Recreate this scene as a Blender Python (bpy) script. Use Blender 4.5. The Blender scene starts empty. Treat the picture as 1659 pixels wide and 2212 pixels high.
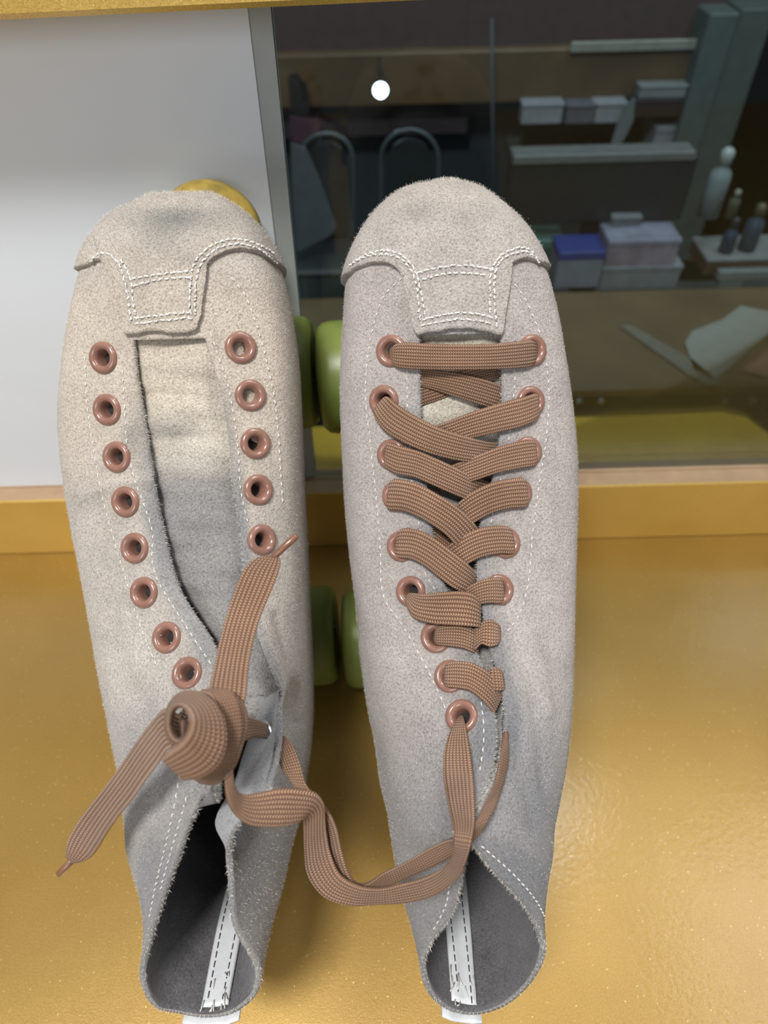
import bpy, math, random
import numpy as np
from mathutils import Vector, Matrix
from mathutils.bvhtree import BVHTree
random.seed(4); rng = np.random.default_rng(4)
S = 0.001                       # everything below is worked out in millimetres
COL = bpy.context.scene.collection

# ------------------------------------------------------------------ camera maths (1659 x 2212)
FPX, CAMH, PITCH, ROLL = 1500.0, 376.0, math.radians(48), math.radians(1.5)
Fw = np.array([0, math.cos(PITCH), -math.sin(PITCH)]); R0 = np.array([1., 0, 0]); U0 = np.cross(R0, Fw)
Rt = math.cos(ROLL)*R0 - math.sin(ROLL)*U0; Up = math.sin(ROLL)*R0 + math.cos(ROLL)*U0
CP = np.array([0, 0, CAMH])
def ray(x, y): return Fw + Rt*(x-829.5)/FPX - Up*(y-1106)/FPX
def proj(p):
    d = np.asarray(p, float)-CP; z = d @ Fw
    return np.array([829.5+FPX*(d@Rt)/z, 1106-FPX*(d@Up)/z])
def atD(x, y, D): return CP + ray(x, y)*D
def atY(x, y, Y): r = ray(x, y); return CP + r*(Y/r[1])
def atZ(x, y, Z): r = ray(x, y); return CP + r*((Z-CAMH)/r[2])

# skate frame: v runs heel to toe along the sole, w straight out of the sole
SP = math.radians(60)
Vd = np.array([0, math.cos(SP), math.sin(SP)]); Wd = np.array([0, -math.sin(SP), math.cos(SP)])
Og = np.array([0, 217, 28.5]) + 60*Wd
def loc(u, v, w): return Og + np.array([u, 0, 0]) + v*Vd + w*Wd
def atW(x, y, w):
    r = ray(x, y); t = ((Og + w*Wd - CP) @ Wd)/(r @ Wd); return CP + r*t

# ------------------------------------------------------------------ node helpers
def mat(name):
    m = bpy.data.materials.new(name); m.use_nodes = True
    nt = m.node_tree; b = nt.nodes['Principled BSDF']
    return m, nt, b
def N(nt, kind, **kw):
    n = nt.nodes.new(kind)
    for k, v in kw.items():
        if k.startswith('i_'): n.inputs[k[2:].replace('_', ' ')].default_value = v
        else: setattr(n, k, v)
    return n
def ramp(nt, src, stops):
    r = nt.nodes.new('ShaderNodeValToRGB'); cr = r.color_ramp
    while len(cr.elements) < len(stops): cr.elements.new(.5)
    for e, (p, c) in zip(cr.elements, stops): e.position = p; e.color = (*c, 1) if len(c) == 3 else c
    nt.links.new(src, r.inputs[0]); return r.outputs[0]
def mix(nt, a, b, fac, mode='MIX'):
    m = nt.nodes.new('ShaderNodeMix'); m.data_type = 'RGBA'; m.blend_type = mode
    for i, v in ((0, fac), (6, a), (7, b)):
        if hasattr(v, 'is_linked'): nt.links.new(v, m.inputs[i])
        elif i == 0: m.inputs[0].default_value = v
        else: m.inputs[i].default_value = (*v, 1)
    return m.outputs[2]
def math_(nt, op, a, b=0.0, c=None):
    m = nt.nodes.new('ShaderNodeMath'); m.operation = op
    for i, v in enumerate((a, b) if c is None else (a, b, c)):
        if hasattr(v, 'is_linked'): nt.links.new(v, m.inputs[i])
        else: m.inputs[i].default_value = v
    return m.outputs[0]
def noise(nt, scale, detail=4, rough=.6, vec=None):
    n = N(nt, 'ShaderNodeTexNoise'); n.inputs['Scale'].default_value = scale
    n.inputs['Detail'].default_value = detail; n.inputs['Roughness'].default_value = rough
    if vec is None:
        tc = N(nt, 'ShaderNodeTexCoord'); vec = tc.outputs['Object']
    nt.links.new(vec, n.inputs['Vector']); return n.outputs['Fac']
def bump(nt, b, h, strength=.5, dist=.0005):
    n = N(nt, 'ShaderNodeBump'); n.inputs['Strength'].default_value = strength; n.inputs['Distance'].default_value = dist
    nt.links.new(h, n.inputs['Height']); nt.links.new(n.outputs[0], b.inputs['Normal'])
def simple(name, col, rough=.5, metal=0., var=.12, scale=60, bmp=0., coat=0., spec=None):
    m, nt, b = mat(name)
    n = noise(nt, scale)
    lo = tuple(c*(1-var) for c in col); hi = tuple(min(1, c*(1+var)) for c in col)
    nt.links.new(ramp(nt, n, [(.3, lo), (.7, hi)]), b.inputs['Base Color'])
    b.inputs['Roughness'].default_value = rough; b.inputs['Metallic'].default_value = metal
    b.inputs['Coat Weight'].default_value = coat; b.inputs['Coat Roughness'].default_value = .06
    if spec is not None: b.inputs['Specular IOR Level'].default_value = spec
    if bmp: bump(nt, b, noise(nt, scale*8), bmp)
    return m
def suede(name, c_lo, c_hi, stain, dark, k=1.0, bs=.9, attr='stain'):
    m, nt, b = mat(name)
    fine = noise(nt, 1350, 3, .75); mid = noise(nt, 95, 5, .65); big = noise(nt, 22, 3, .5)
    c = ramp(nt, mid, [(.25, c_lo), (.75, c_hi)])
    at = N(nt, 'ShaderNodeAttribute', attribute_name=attr)
    sep = N(nt, 'ShaderNodeSeparateColor'); nt.links.new(at.outputs['Color'], sep.inputs[0])
    ed = math_(nt, 'MULTIPLY', sep.outputs[0], math_(nt, 'MULTIPLY_ADD', big, 1.6, .05))
    ed.node.use_clamp = True
    c = mix(nt, c, stain, ed)
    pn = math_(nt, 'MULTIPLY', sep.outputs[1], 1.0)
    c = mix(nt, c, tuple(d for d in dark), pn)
    c = mix(nt, c, (.70, .58, .44), math_(nt, 'MULTIPLY', sep.outputs[2], .75))
    g = ramp(nt, fine, [(.28, (.48, .46, .45)), (.48, (.93, .92, .91)), (.72, (1.30, 1.30, 1.30))])
    c = mix(nt, c, g, k, 'MULTIPLY')
    nt.links.new(c, b.inputs['Base Color'])
    b.inputs['Roughness'].default_value = .95; b.inputs['Specular IOR Level'].default_value = .1
    b.inputs['Sheen Weight'].default_value = .25; b.inputs['Sheen Roughness'].default_value = .5
    bump(nt, b, math_(nt, 'ADD', fine, math_(nt, 'MULTIPLY', noise(nt, 500, 3), .8)), bs, .0007)
    return m

SUEDE_L = suede('sand_suede_worn', (.43, .385, .34), (.585, .53, .475), (.24, .24, .248), (.18, .18, .19))
SUEDE_R = suede('grey_suede', (.39, .35, .33), (.525, .475, .45), (.195, .198, .21), (.25, .25, .25))
CAP_L = suede('toe_suede_worn', (.40, .36, .315), (.53, .48, .43), (.28, .28, .27), (.22, .215, .20))
CAP_R = suede('toe_suede', (.40, .36, .33), (.52, .475, .445), (.30, .29, .28), (.25, .235, .215))
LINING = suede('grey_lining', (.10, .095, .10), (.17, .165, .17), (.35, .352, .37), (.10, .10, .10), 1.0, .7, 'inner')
TONGUE = suede('tongue_suede', (.50, .45, .37), (.68, .62, .53), (.20, .205, .215), (.225, .222, .226))
NAP = simple('nap_fibre', (.66, .62, .57), .9, var=.2, scale=300)
THREAD = simple('cream_thread', (.70, .68, .64), .8, var=.1, scale=500)
THREAD_DK = simple('dark_thread', (.06, .06, .065), .7)
EYELET = simple('brown_enamel', (.265, .135, .10), .25, var=.12, scale=300, coat=.6)
STEEL = simple('eyelet_steel', (.55, .60, .68), .22, 1.0, var=.1)
DARK = simple('eyelet_shade', (.02, .018, .018), .9)  # near-black colour standing in for the shade inside an eyelet
WHITE_LEATHER = simple('white_leather', (.72, .73, .75), .42, var=.05, scale=220, bmp=.25)
AGLET = simple('aglet_plastic', (.20, .095, .055), .3, var=.15, coat=.4)
SOLE = simple('sole_leather', (.10, .075, .055), .6, var=.2)
PLATE = simple('black_plate', (.02, .02, .022), .35, .3)
ALU = simple('truck_metal', (.35, .35, .36), .35, .9)

def lace_mat():
    m, nt, b = mat('braided_brown_lace')
    uv = N(nt, 'ShaderNodeUVMap', uv_map='UVMap'); sp = N(nt, 'ShaderNodeSeparateXYZ'); nt.links.new(uv.outputs[0], sp.inputs[0])
    u, v = sp.outputs[0], sp.outputs[1]            # u 0..1 across, v millimetres along
    cu = math_(nt, 'MULTIPLY', u, 8.0)
    fr = math_(nt, 'FRACT', cu)
    tri = math_(nt, 'ABSOLUTE', math_(nt, 'SUBTRACT', fr, .5))       # 0 centre .5 edge
    ph = math_(nt, 'ADD', math_(nt, 'MULTIPLY', v, 1.2), math_(nt, 'MULTIPLY', tri, 1.3))
    st = math_(nt, 'ABSOLUTE', math_(nt, 'SUBTRACT', math_(nt, 'FRACT', ph), .5))   # 0..0.5
    st = math_(nt, 'MULTIPLY', math_(nt, 'SUBTRACT', .5, st), 2.0)
    gap = math_(nt, 'MULTIPLY', tri, 2.0)
    gap = math_(nt, 'POWER', gap, 2.2)
    h = math_(nt, 'SUBTRACT', st, math_(nt, 'MULTIPLY', gap, 1.0))
    c = ramp(nt, h, [(.02, (.16, .08, .047)), (.32, (.31, .175, .107)), (.78, (.53, .34, .22))])
    n = noise(nt, 55, 3)
    c = mix(nt, c, ramp(nt, n, [(.3, (.88, .86, .84)), (.7, (1.1, 1.1, 1.1))]), 1.0, 'MULTIPLY')
    nt.links.new(c, b.inputs['Base Color'])
    b.inputs['Roughness'].default_value = .62; b.inputs['Specular IOR Level'].default_value = .3
    b.inputs['Sheen Weight'].default_value = .1
    bump(nt, b, h, .75, .0006); return m
LACE = lace_mat()

def gold_mat(name, base, hi, rough=.33, spark=True):
    m, nt, b = mat(name)
    tc = N(nt, 'ShaderNodeTexCoord')
    n1 = noise(nt, 6, 4, .6, tc.outputs['Object']); 
    c = ramp(nt, n1, [(.3, base), (.7, hi)])
    fine = noise(nt, 1500, 3, .8, tc.outputs['Object'])
    c = mix(nt, c, ramp(nt, fine, [(.3, (.62, .60, .58)), (.55, (1, 1, 1)), (.7, (1.3, 1.3, 1.25))]), .75, 'MULTIPLY')
    vo = N(nt, 'ShaderNodeTexVoronoi'); vo.inputs['Scale'].default_value = 1500; nt.links.new(tc.outputs['Object'], vo.inputs['Vector'])
    sc = N(nt, 'ShaderNodeSeparateColor'); nt.links.new(vo.outputs['Color'], sc.inputs[0])
    pick = math_(nt, 'GREATER_THAN', sc.outputs[0], .987)
    close = math_(nt, 'LESS_THAN', vo.outputs['Distance'], .28)
    sel = math_(nt, 'MULTIPLY', pick, close)
    if spark: c = mix(nt, c, (1.0, .86, .45), sel)
    nt.links.new(c, b.inputs['Base Color'])
    b.inputs['Roughness'].default_value = rough
    b.inputs['Metallic'].default_value = .4
    nt.links.new(math_(nt, 'MULTIPLY_ADD', sel, .5, .42), b.inputs['Metallic'])
    b.inputs['Coat Weight'].default_value = .5; b.inputs['Coat Roughness'].default_value = .16
    n3 = N(nt, 'ShaderNodeBump'); n3.inputs['Strength'].default_value = .35; n3.inputs['Distance'].default_value = .0003
    nt.links.new(math_(nt, 'ADD', fine, math_(nt, 'MULTIPLY', sel, 2.0)), n3.inputs['Height']); nt.links.new(n3.outputs[0], b.inputs['Normal'])
    n4 = N(nt, 'ShaderNodeBump'); n4.inputs['Strength'].default_value = .25; n4.inputs['Distance'].default_value = .0006
    nt.links.new(noise(nt, 330, 3, .6, tc.outputs['Object']), n4.inputs['Height']); nt.links.new(n4.outputs[0], b.inputs['Coat Normal'])
    return m
GOLD = gold_mat('gold_glitter_vinyl', (.36, .215, .045), (.45, .28, .07))
GOLD_EDGE = gold_mat('gold_edge_vinyl', (.68, .43, .09), (.88, .62, .19), .28)

# ------------------------------------------------------------------ mesh helpers
def mesh(name, V, F, mats, parent=None, smooth=True, mi=None, uvs=None, at=None):
    """link ONE mesh object; V in millimetres, world axes (relative to the parent's empty)"""
    V = np.asarray(V, float)*S
    if parent is not None: V = V - np.array(parent.get('_o', (0, 0, 0)))
    elif at is not None: V = V - np.asarray(at)*S
    me = bpy.data.meshes.new(name); me.from_pydata(V.tolist(), [], [tuple(int(i) for i in f) for f in F])
    for m in (mats if isinstance(mats, (list, tuple)) else [mats]): me.materials.append(m)
    if smooth: me.polygons.foreach_set('use_smooth', [True]*len(me.polygons))
    if mi is not None: me.polygons.foreach_set('material_index', mi)
    if uvs is not None:
        l = me.uv_layers.new(name='UVMap'); a = np.array([uvs[vi] for p in F for vi in p], float).ravel()
        l.data.foreach_set('uv', a)
    me.update(); o = bpy.data.objects.new(name, me); COL.objects.link(o)
    if parent is not None: o.parent = parent
    elif at is not None: o.location = tuple(np.asarray(at)*S)
    return o
def empty(name, p, label, cat, group=None):
    o = bpy.data.objects.new(name, None); COL.objects.link(o); o.empty_display_size = .02
    p = np.asarray(p, float)*S; o.location = tuple(p); o['_o'] = [float(a) for a in p]
    tag(o, label, cat, group); return o
def tag(o, label, cat, group=None, kind=None):
    if label: o['label'] = label
    if cat: o['category'] = cat
    if group: o['group'] = group
    if kind: o['kind'] = kind
    return o
def struct(o): o['kind'] = 'structure'; return o
def join(parts):
    V, F = [], []; n = 0
    for v, f in parts:
        V += [tuple(a) for a in v]; F += [tuple(i+n for i in q) for q in f]; n += len(v)
    return V, F
def box(x0, x1, y0, y1, z0, z1, r=0.0):
    """box with chamfered vertical and horizontal edges"""
    if r <= 0:
        v = [(x, y, z) for x in (x0, x1) for y in (y0, y1) for z in (z0, z1)]
        return v, [(0, 1, 3, 2), (4, 6, 7, 5), (0, 4, 5, 1), (2, 3, 7, 6), (0, 2, 6, 4), (1, 5, 7, 3)]
    rings = []
    for z, k in ((z0, r), (z0+r, 0), (z1-r, 0), (z1, r)):
        a, b, c, d = x0+k, x1-k, y0+k, y1-k; q = r
        rings.append([(a+q, c, z), (b-q, c, z), (b, c+q, z), (b, d-q, z), (b-q, d, z), (a+q, d, z), (a, d-q, z), (a, c+q, z)])
    V = [p for R in rings for p in R]; F = []
    for i in range(3):
        for j in range(8):
            k = (j+1) % 8; F.append((i*8+j, i*8+k, i*8+8+k, i*8+8+j))
    F.append(tuple(range(7, -1, -1))); F.append(tuple(range(24, 32)))
    return V, F
def xf(vf, M):
    v, f = vf; A = np.array(M)
    v = np.asarray(v, float); v = v @ A[:3, :3].T + A[:3, 3]; return [tuple(a) for a in v], f
def frame(o, x, y, z):
    M = np.eye(4); M[:3, 0] = x; M[:3, 1] = y; M[:3, 2] = z; M[:3, 3] = o; return M
def nrm(a): a = np.asarray(a, float); return a/max(1e-9, np.linalg.norm(a))
def axes(n, ref=(0, 0, 1)):
    n = nrm(n); x = np.cross(ref, n)
    if np.linalg.norm(x) < 1e-3: x = np.cross((1, 0, 0), n)
    x = nrm(x); return x, np.cross(n, x), n
def lathe(prof, seg=40, closed=False):
    """profile of (radius, height) turned about z"""
    V = []; F = []; m = len(prof)
    for i in range(seg):
        a = 2*math.pi*i/seg
        V += [(r*math.cos(a), r*math.sin(a), h) for r, h in prof]
    for i in range(seg):
        k = (i+1) % seg
        for j in range(m if closed else m-1):
            l = (j+1) % m; F.append((i*m+j, k*m+j, k*m+l, i*m+l))
    return V, F
def tube(pts, r, seg=8):
    pts = [np.asarray(p, float) for p in pts]; V = []; F = []
    up = np.array([0.13, .2, .97])
    for i, p in enumerate(pts):
        t = nrm(pts[min(i+1, len(pts)-1)]-pts[max(i-1, 0)]); x = nrm(np.cross(up, t)); y = np.cross(t, x)
        rr = r[i] if isinstance(r, (list, tuple)) else r
        for k in range(seg):
            a = 2*math.pi*k/seg; V.append(p+rr*(math.cos(a)*x+math.sin(a)*y))
    for i in range(len(pts)-1):
        for k in range(seg):
            l = (k+1) % seg; F.append((i*seg+k, i*seg+l, (i+1)*seg+l, (i+1)*seg+k))
    F.append(tuple(range(seg-1, -1, -1))); F.append(tuple((len(pts)-1)*seg+k for k in range(seg)))
    return V, F

def spline(P, n, ts=None, alpha=.5, closed=False):
    """Catmull-Rom through P (k,d); returns n samples spread evenly over the parameter, or samples at ts in 0..k-1"""
    P = np.asarray(P, float); k = len(P)
    if closed: Q = np.vstack([P[-1:], P, P[:2]]); segs = k
    else: Q = np.vstack([2*P[0]-P[1], P, 2*P[-1]-P[-2]]); segs = k-1
    if ts is None: ts = np.linspace(0, segs, n, endpoint=not closed)
    out = np.empty((len(ts), P.shape[1]))
    for a, t in enumerate(ts):
        i = min(int(t), segs-1); f = t-i
        p0, p1, p2, p3 = Q[i], Q[i+1], Q[i+2], Q[i+3]
        d1 = max(np.linalg.norm(p1-p0)**alpha, 1e-5); d2 = max(np.linalg.norm(p2-p1)**alpha, 1e-5); d3 = max(np.linalg.norm(p3-p2)**alpha, 1e-5)
        m1 = (p2-p1) + d2*((p1-p0)/d1 - (p2-p0)/(d1+d2)); m2 = (p2-p1) + d2*((p3-p2)/d3 - (p3-p1)/(d2+d3))
        f2, f3 = f*f, f*f*f
        out[a] = (2*f3-3*f2+1)*p1 + (f3-2*f2+f)*m1 + (-2*f3+3*f2)*p2 + (f3-f2)*m2
    return out
def even(P, step):
    P = np.asarray(P, float); d = np.r_[0, np.cumsum(np.linalg.norm(np.diff(P, axis=0), axis=1))]
    n = max(2, int(d[-1]/step)+1); s = np.linspace(0, d[-1], n)
    return np.stack([np.interp(s, d, P[:, j]) for j in range(P.shape[1])], 1)

# ------------------------------------------------------------------ the boots
# station: throat/top (v,w), side (v,w), bottom/back (v,w), shaft weight
ST = [((226.8, 24), (226.8, 22), (226.8, 19), 0), ((226.3, 28.5), (226.3, 22), (226.3, 14), 0), ((224.6, 34), (224.6, 22), (224.6, 9), 0),
      ((220, 41), (220, 22), (220, 5), 0), ((211, 48), (211, 23), (211, 2), 0), ((198, 51), (198, 24), (198, 0), 0),
      ((182, 53.5), (182, 25), (182, 0), 0), ((165, 56), (165, 26), (165, 0), 0), ((148, 58.5), (148, 27), (148, 0), 0),
      ((130, 62), (130, 28), (130, 0), 0), ((110, 68), (108, 31), (110, 0), 0), ((92, 76), (88, 35), (88, 0), .05),
      ((76, 87), (66, 41), (66, 0), .1), ((64, 98), (46, 47), (42, 0), .2), ((56, 108), (29, 55), (14, 0), .35),
      ((50, 116), (15, 64), (-15, 0), .6), ((46, 122), (7, 74), (-38, 6), .9), ((44, 127), (3, 86), (-46, 26), 1),
      ((42, 131), (0, 99), (-43, 60), 1), ((40, 135), (-3, 112), (-43, 92), 1)]
def px_of(poly, y):
    p = np.array(poly, float); return np.interp(y, p[:, 1], p[:, 0])
def solve_u(v, w, poly, c):
    u = c
    for _ in range(6):
        q = proj(loc(u, v, w)); x = px_of(poly, q[1])
        q2 = proj(loc(u+1, v, w)); u += (x-q[0])/(q2[0]-q[0])
    return u

BOOTS = {
 'left': dict(c=-78,
  L=[(398, 416), (374, 421), (330, 436), (259, 475), (211, 531), (188, 579), (175, 640), (160, 700), (148, 780), (140, 860), (138, 940), (150, 1000), (163, 1080), (180, 1160), (200, 1240), (213, 1320), (228, 1400), (248, 1480), (262, 1560), (276, 1640), (285, 1700), (292, 1800), (297, 1900), (298, 2000), (301, 2100)],
  R=[(402, 416), (430, 421), (476, 438), (522, 467), (565, 511), (597, 567), (618, 640), (633, 720), (643, 800), (648, 900), (652, 1000), (655, 1100), (660, 1200), (663, 1300), (667, 1400), (670, 1500), (666, 1600), (650, 1690), (640, 1750), (612, 1850), (590, 1930), (568, 2010), (565, 2060)],
  TL=[(370, 420), (330, 480), (292, 560), (280, 640), (286, 730), (290, 800), (303, 880), (316, 960), (330, 1040), (350, 1120), (357, 1200), (376, 1255), (415, 1325), (468, 1402), (495, 1470), (503, 1550), (495, 1620), (470, 1672)],
  TR=[(420, 420), (430, 480), (437, 560), (434, 640), (436, 725), (452, 770), (475, 840), (490, 920), (498, 1000), (508, 1080), (520, 1140), (528, 1220), (534, 1300), (552, 1370), (592, 1430), (612, 1500), (617, 1564), (612, 1633), (596, 1690)],
  rimL=[(457, 1684, 138), (421, 1748, 137), (375, 1876, 134), (318, 2030, 130), (302, 2114, 127), (335, 2176, 125), (385, 2189, 124)],
  rimR=[(590, 1700, 140), (512, 1800, 137), (505, 1900, 134), (515, 2004, 131), (563, 2090, 128), (553, 2150, 125), (500, 2190, 124)],
  rimB=(443, 2198, 124), open_y=728),
 'right': dict(c=29,
  L=[(945, 406), (912, 409), (885, 415), (853, 431), (806, 472), (775, 525), (752, 580), (744, 650), (737, 740), (733, 840), (738, 960), (742, 1060), (750, 1160), (762, 1260), (772, 1340), (778, 1420), (788, 1500), (800, 1560), (812, 1620), (822, 1700), (838, 1760), (850, 1840), (872, 1940), (892, 2010), (905, 2070)],
  R=[(985, 406), (1018, 411), (1036, 420), (1078, 451), (1125, 498), (1153, 542), (1170, 575), (1187, 620), (1205, 700), (1218, 780), (1230, 860), (1240, 960), (1243, 1060), (1238, 1160), (1232, 1260), (1223, 1360), (1216, 1460), (1210, 1560), (1203, 1660), (1195, 1740), (1188, 1800), (1186, 1900), (1184, 2000), (1180, 2060)],
  TL=[(930, 420), (910, 480), (900, 560), (902, 640), (906, 722), (907, 800), (908, 880), (913, 960), (920, 1040), (928, 1100), (935, 1160), (945, 1220), (965, 1275), (1000, 1340), (1030, 1410), (1055, 1480), (1070, 1547), (1068, 1627), (1060, 1670), (1030, 1730), (1005, 1800)],
  TR=[(1000, 420), (1040, 480), (1070, 560), (1080, 640), (1084, 722), (1087, 800), (1087, 880), (1080, 960), (1068, 1030), (1050, 1090), (1035, 1150), (1028, 1226), (1040, 1304), (1052, 1360), (1068, 1430), (1085, 1490), (1097, 1530), (1093, 1590), (1078, 1660), (1045, 1730), (1018, 1800)],
  rimL=[(1000, 1825, 139), (994, 1895, 137), (975, 1975, 134), (925, 2040, 131), (907, 2080, 128), (925, 2145, 126), (965, 2180, 125)],
  rimR=[(1018, 1818, 140), (1064, 1880, 138), (1127, 1947, 135), (1170, 2010, 131), (1179, 2060, 128), (1146, 2125, 126), (1085, 2176, 125)],
  rimB=(1022, 2192, 124), open_y=722)}

NSEG = [12, 14, 12, 12, 8, 8, 6]      # columns per control segment, throat to back
def boot_surface(B):
    c0 = B['c']; rings = []
    for k, (Mt, Sd, Bt, sh) in enumerate(ST):
        Mt, Sd, Bt = (np.array(a, float) for a in (Mt, Sd, Bt)); pts = {}
        if B['flap']:
            if k < 5: Mt[0] -= 2.1; Sd[0] -= 2.1; Bt[0] -= 2.1
            if k >= 13: Mt = np.array([(65, 98), (62.5, 106), (60, 113), (58, 119), (56, 125), (54, 130), (52.5, 134)][k-13], float)
        us = [solve_u(*Sd, B[s], c0+sg*40) for s, sg in (('L', -1), ('R', 1))]
        c = (us[0]+us[1])/2
        for s, sg, uS in (('L', -1, us[0]), ('R', 1, us[1])):
            if k < 5: uT = c + (uS-c)*.33; drop = .06
            else:
                uT = solve_u(*Mt, B['T'+s], c+sg*15); drop = .03 if k < 9 else 0
            tv = Mt + (Sd-Mt)*drop
            A, A2 = Mt + (Sd-Mt)*(.15+.02*sh+drop*.7), Mt + (Sd-Mt)*(.42+.05*sh)
            uA, uA2 = uT+(uS-uT)*(.48), uT+(uS-uT)*.86
            if s == 'R' and B['flap'] and k >= 14:         # the opened flap leans outwards
                f = min(1, (k-12.6)/1.6)
                tv = tv + np.array([3, 5])*f
                uA = uA + (min(uT, uS)-13*f-uA)*f*.9; uA2 = uA2 + (min(uT, uS)-6-uA2)*f*.6
                A = Mt + (Sd-Mt)*(.10+.17*f); A2 = Mt + (Sd-Mt)*(.36+.22*f)
            L = Sd + (Bt-Sd)*(.58-.08*sh); Bc = Sd + (Bt-Sd)*(.98-.13*sh); Bm = Sd+(Bt-Sd)*(1-.02*sh)
            pts[s] = [(uT, *tv), (uA, *A), (uA2, *A2), (uS, *Sd), (c+(uS-c)*(.975-.06*sh), *L), (c+(uS-c)*(.86-.26*sh), *Bc), (c+(uS-c)*(.45-.13*sh), *Bm)]
        top = (c if k < 5 else (pts['L'][0][0]+pts['R'][0][0])/2, *(Mt+np.array([0, .6 if k < 9 else 0])))
        ring = [top] + pts['L'] + [(c, *Bt)] + pts['R'][::-1]
        rings.append([loc(*p) for p in ring])
    rl = [atW(*p) for p in B['rimL']]; rr = [atW(*p) for p in B['rimR']]
    rings.append([(rl[0]+rr[0])/2] + rl + [atW(*B['rimB'])] + rr[::-1])
    G = np.array(rings)                                  # stations x 16 x 3
    # across
    segs = [8]+NSEG+NSEG[::-1]+[8]
    ts = np.concatenate([i+np.arange(n)/n for i, n in enumerate(segs)])
    A = np.array([spline(r, 0, ts=ts, closed=True) for r in G])
    # along
    K = len(G)-1; tr = np.linspace(0, K, 300)
    tr = np.unique(np.concatenate([np.linspace(0, 4, 60), np.linspace(4, K, 300)]))
    out = np.empty((len(tr), A.shape[1], 3))
    for j in range(A.shape[1]): out[:, j] = spline(A[:, j], 0, ts=tr, alpha=.5)
    return out, tr, ts
def vnormals(G):
    du = np.roll(G, -1, 1)-np.roll(G, 1, 1); dv = np.gradient(G, axis=0)
    n = np.cross(du, dv); n /= np.maximum(np.linalg.norm(n, axis=2, keepdims=True), 1e-9); return n

def cast(bvh, x, y):
    d = Vector(nrm(ray(x, y))); r = bvh.ray_cast(Vector(CP), d)
    if r[0] is None: return None, None
    n = np.array(r[1]); 
    if n @ np.array(d) > 0: n = -n
    return np.array(r[0]), n
def cast_path(bvh, pts, step=1.0, off=.25, smooth=True):
    pp = spline(pts, max(2, len(pts)*12)); out = []
    for x, y in pp:
        p, n = cast(bvh, x, y)
        if p is not None: out.append(np.r_[p+n*off, n])
    if len(out) < 2: return np.zeros((0, 6))
    # drop jumps
    o = np.array(out); keep = [0]
    for i in range(1, len(o)):
        if np.linalg.norm(o[i, :3]-o[keep[-1], :3]) < 9: keep.append(i)
    return even(o[keep], step)
def stitches(bvh, lines, length=2.0, gap=1.1, r=.32, jitter=.12, off=.2):
    parts = []
    for pts in lines:
        q = cast_path(bvh, pts, .25, off)
        if len(q) < 4: continue
        per = int((length+gap)/.25); ln = int(length/.25); i = 0
        while i+ln < len(q):
            seg = q[i:i+ln+1:max(1, ln//4)]
            P = []
            for a, s in enumerate(seg):
                e = math.sin(math.pi*a/max(1, len(seg)-1)); P.append(s[:3] + s[3:6]*(e*.45-.2) + rng.normal(0, jitter*.5, 3))
            rr = [r*.6]+[r]*(len(P)-2)+[r*.6]
            parts.append(tube(P, rr, 6)); i += per
    return join(parts)

def ribbon(ctrl, base=None, thick=1.5, n=10, side='surface'):
    """flat lace between two pixel-traced edges; ctrl rows: xa,ya,xb,yb,da,db.
    with base (a BVH) d is millimetres off the boot; without it d is the distance from the eye"""
    Apts, Bpts = [], []
    for xa, ya, xb, yb, da, db in ctrl:
        for (x, y, d, L) in ((xa, ya, da, Apts), (xb, yb, db, Bpts)):
            if base is not None and d < 60:
                p, nn = cast(base, x, y)
                if p is None: p = atD(x, y, 240)
                L.append(p - nrm(ray(x, y))*d)
            else: L.append(atD(x, y, d))
    A = spline(Apts, len(Apts)*n); Bq = spline(Bpts, len(Bpts)*n)
    return A, Bq
def ribbon_mesh(A, Bq, thick=1.5):
    mid = (A+Bq)/2; m = len(A)
    T = np.gradient(mid, axis=0); T /= np.maximum(np.linalg.norm(T, axis=1, keepdims=True), 1e-9)
    Wv = Bq-A; wl = np.linalg.norm(Wv, axis=1, keepdims=True); Nn = np.cross(T, Wv/np.maximum(wl, 1e-9))
    Nn /= np.maximum(np.linalg.norm(Nn, axis=1, keepdims=True), 1e-9)
    # outline across the lace: rounded edges
    us = np.array([0, .02, .07, .16, .3, .5, .7, .84, .93, .98, 1]); hs = np.array([0, .42, .76, .95, 1, .96, 1, .95, .76, .42, 0])*thick/2
    d = np.r_[0, np.cumsum(np.linalg.norm(np.diff(mid, axis=0), axis=1))]
    V, UV, F = [], [], []; c = len(us)
    for i in range(m):
        for j in range(c): V.append(A[i]+Wv[i]*us[j]+Nn[i]*hs[j]); UV.append((us[j], d[i]))
        for j in range(c-2, 0, -1): V.append(A[i]+Wv[i]*us[j]-Nn[i]*hs[j]); UV.append((us[j], d[i]))
    k = 2*c-2
    for i in range(m-1):
        for j in range(k):
            l = (j+1) % k; F.append((i*k+j, i*k+l, (i+1)*k+l, (i+1)*k+j))
    F.append(tuple(range(k-1, -1, -1))); F.append(tuple((m-1)*k+j for j in range(k)))
    return V, F, UV
def add_ribbon(name, ctrl, parent, base=None, thick=1.5, extra=None):
    A, Bq = ribbon(ctrl, base); V, F, UV = ribbon_mesh(A, Bq, thick)
    (KNOTP if name.startswith('knot') else LACEP).append((V, F, UV))

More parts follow.
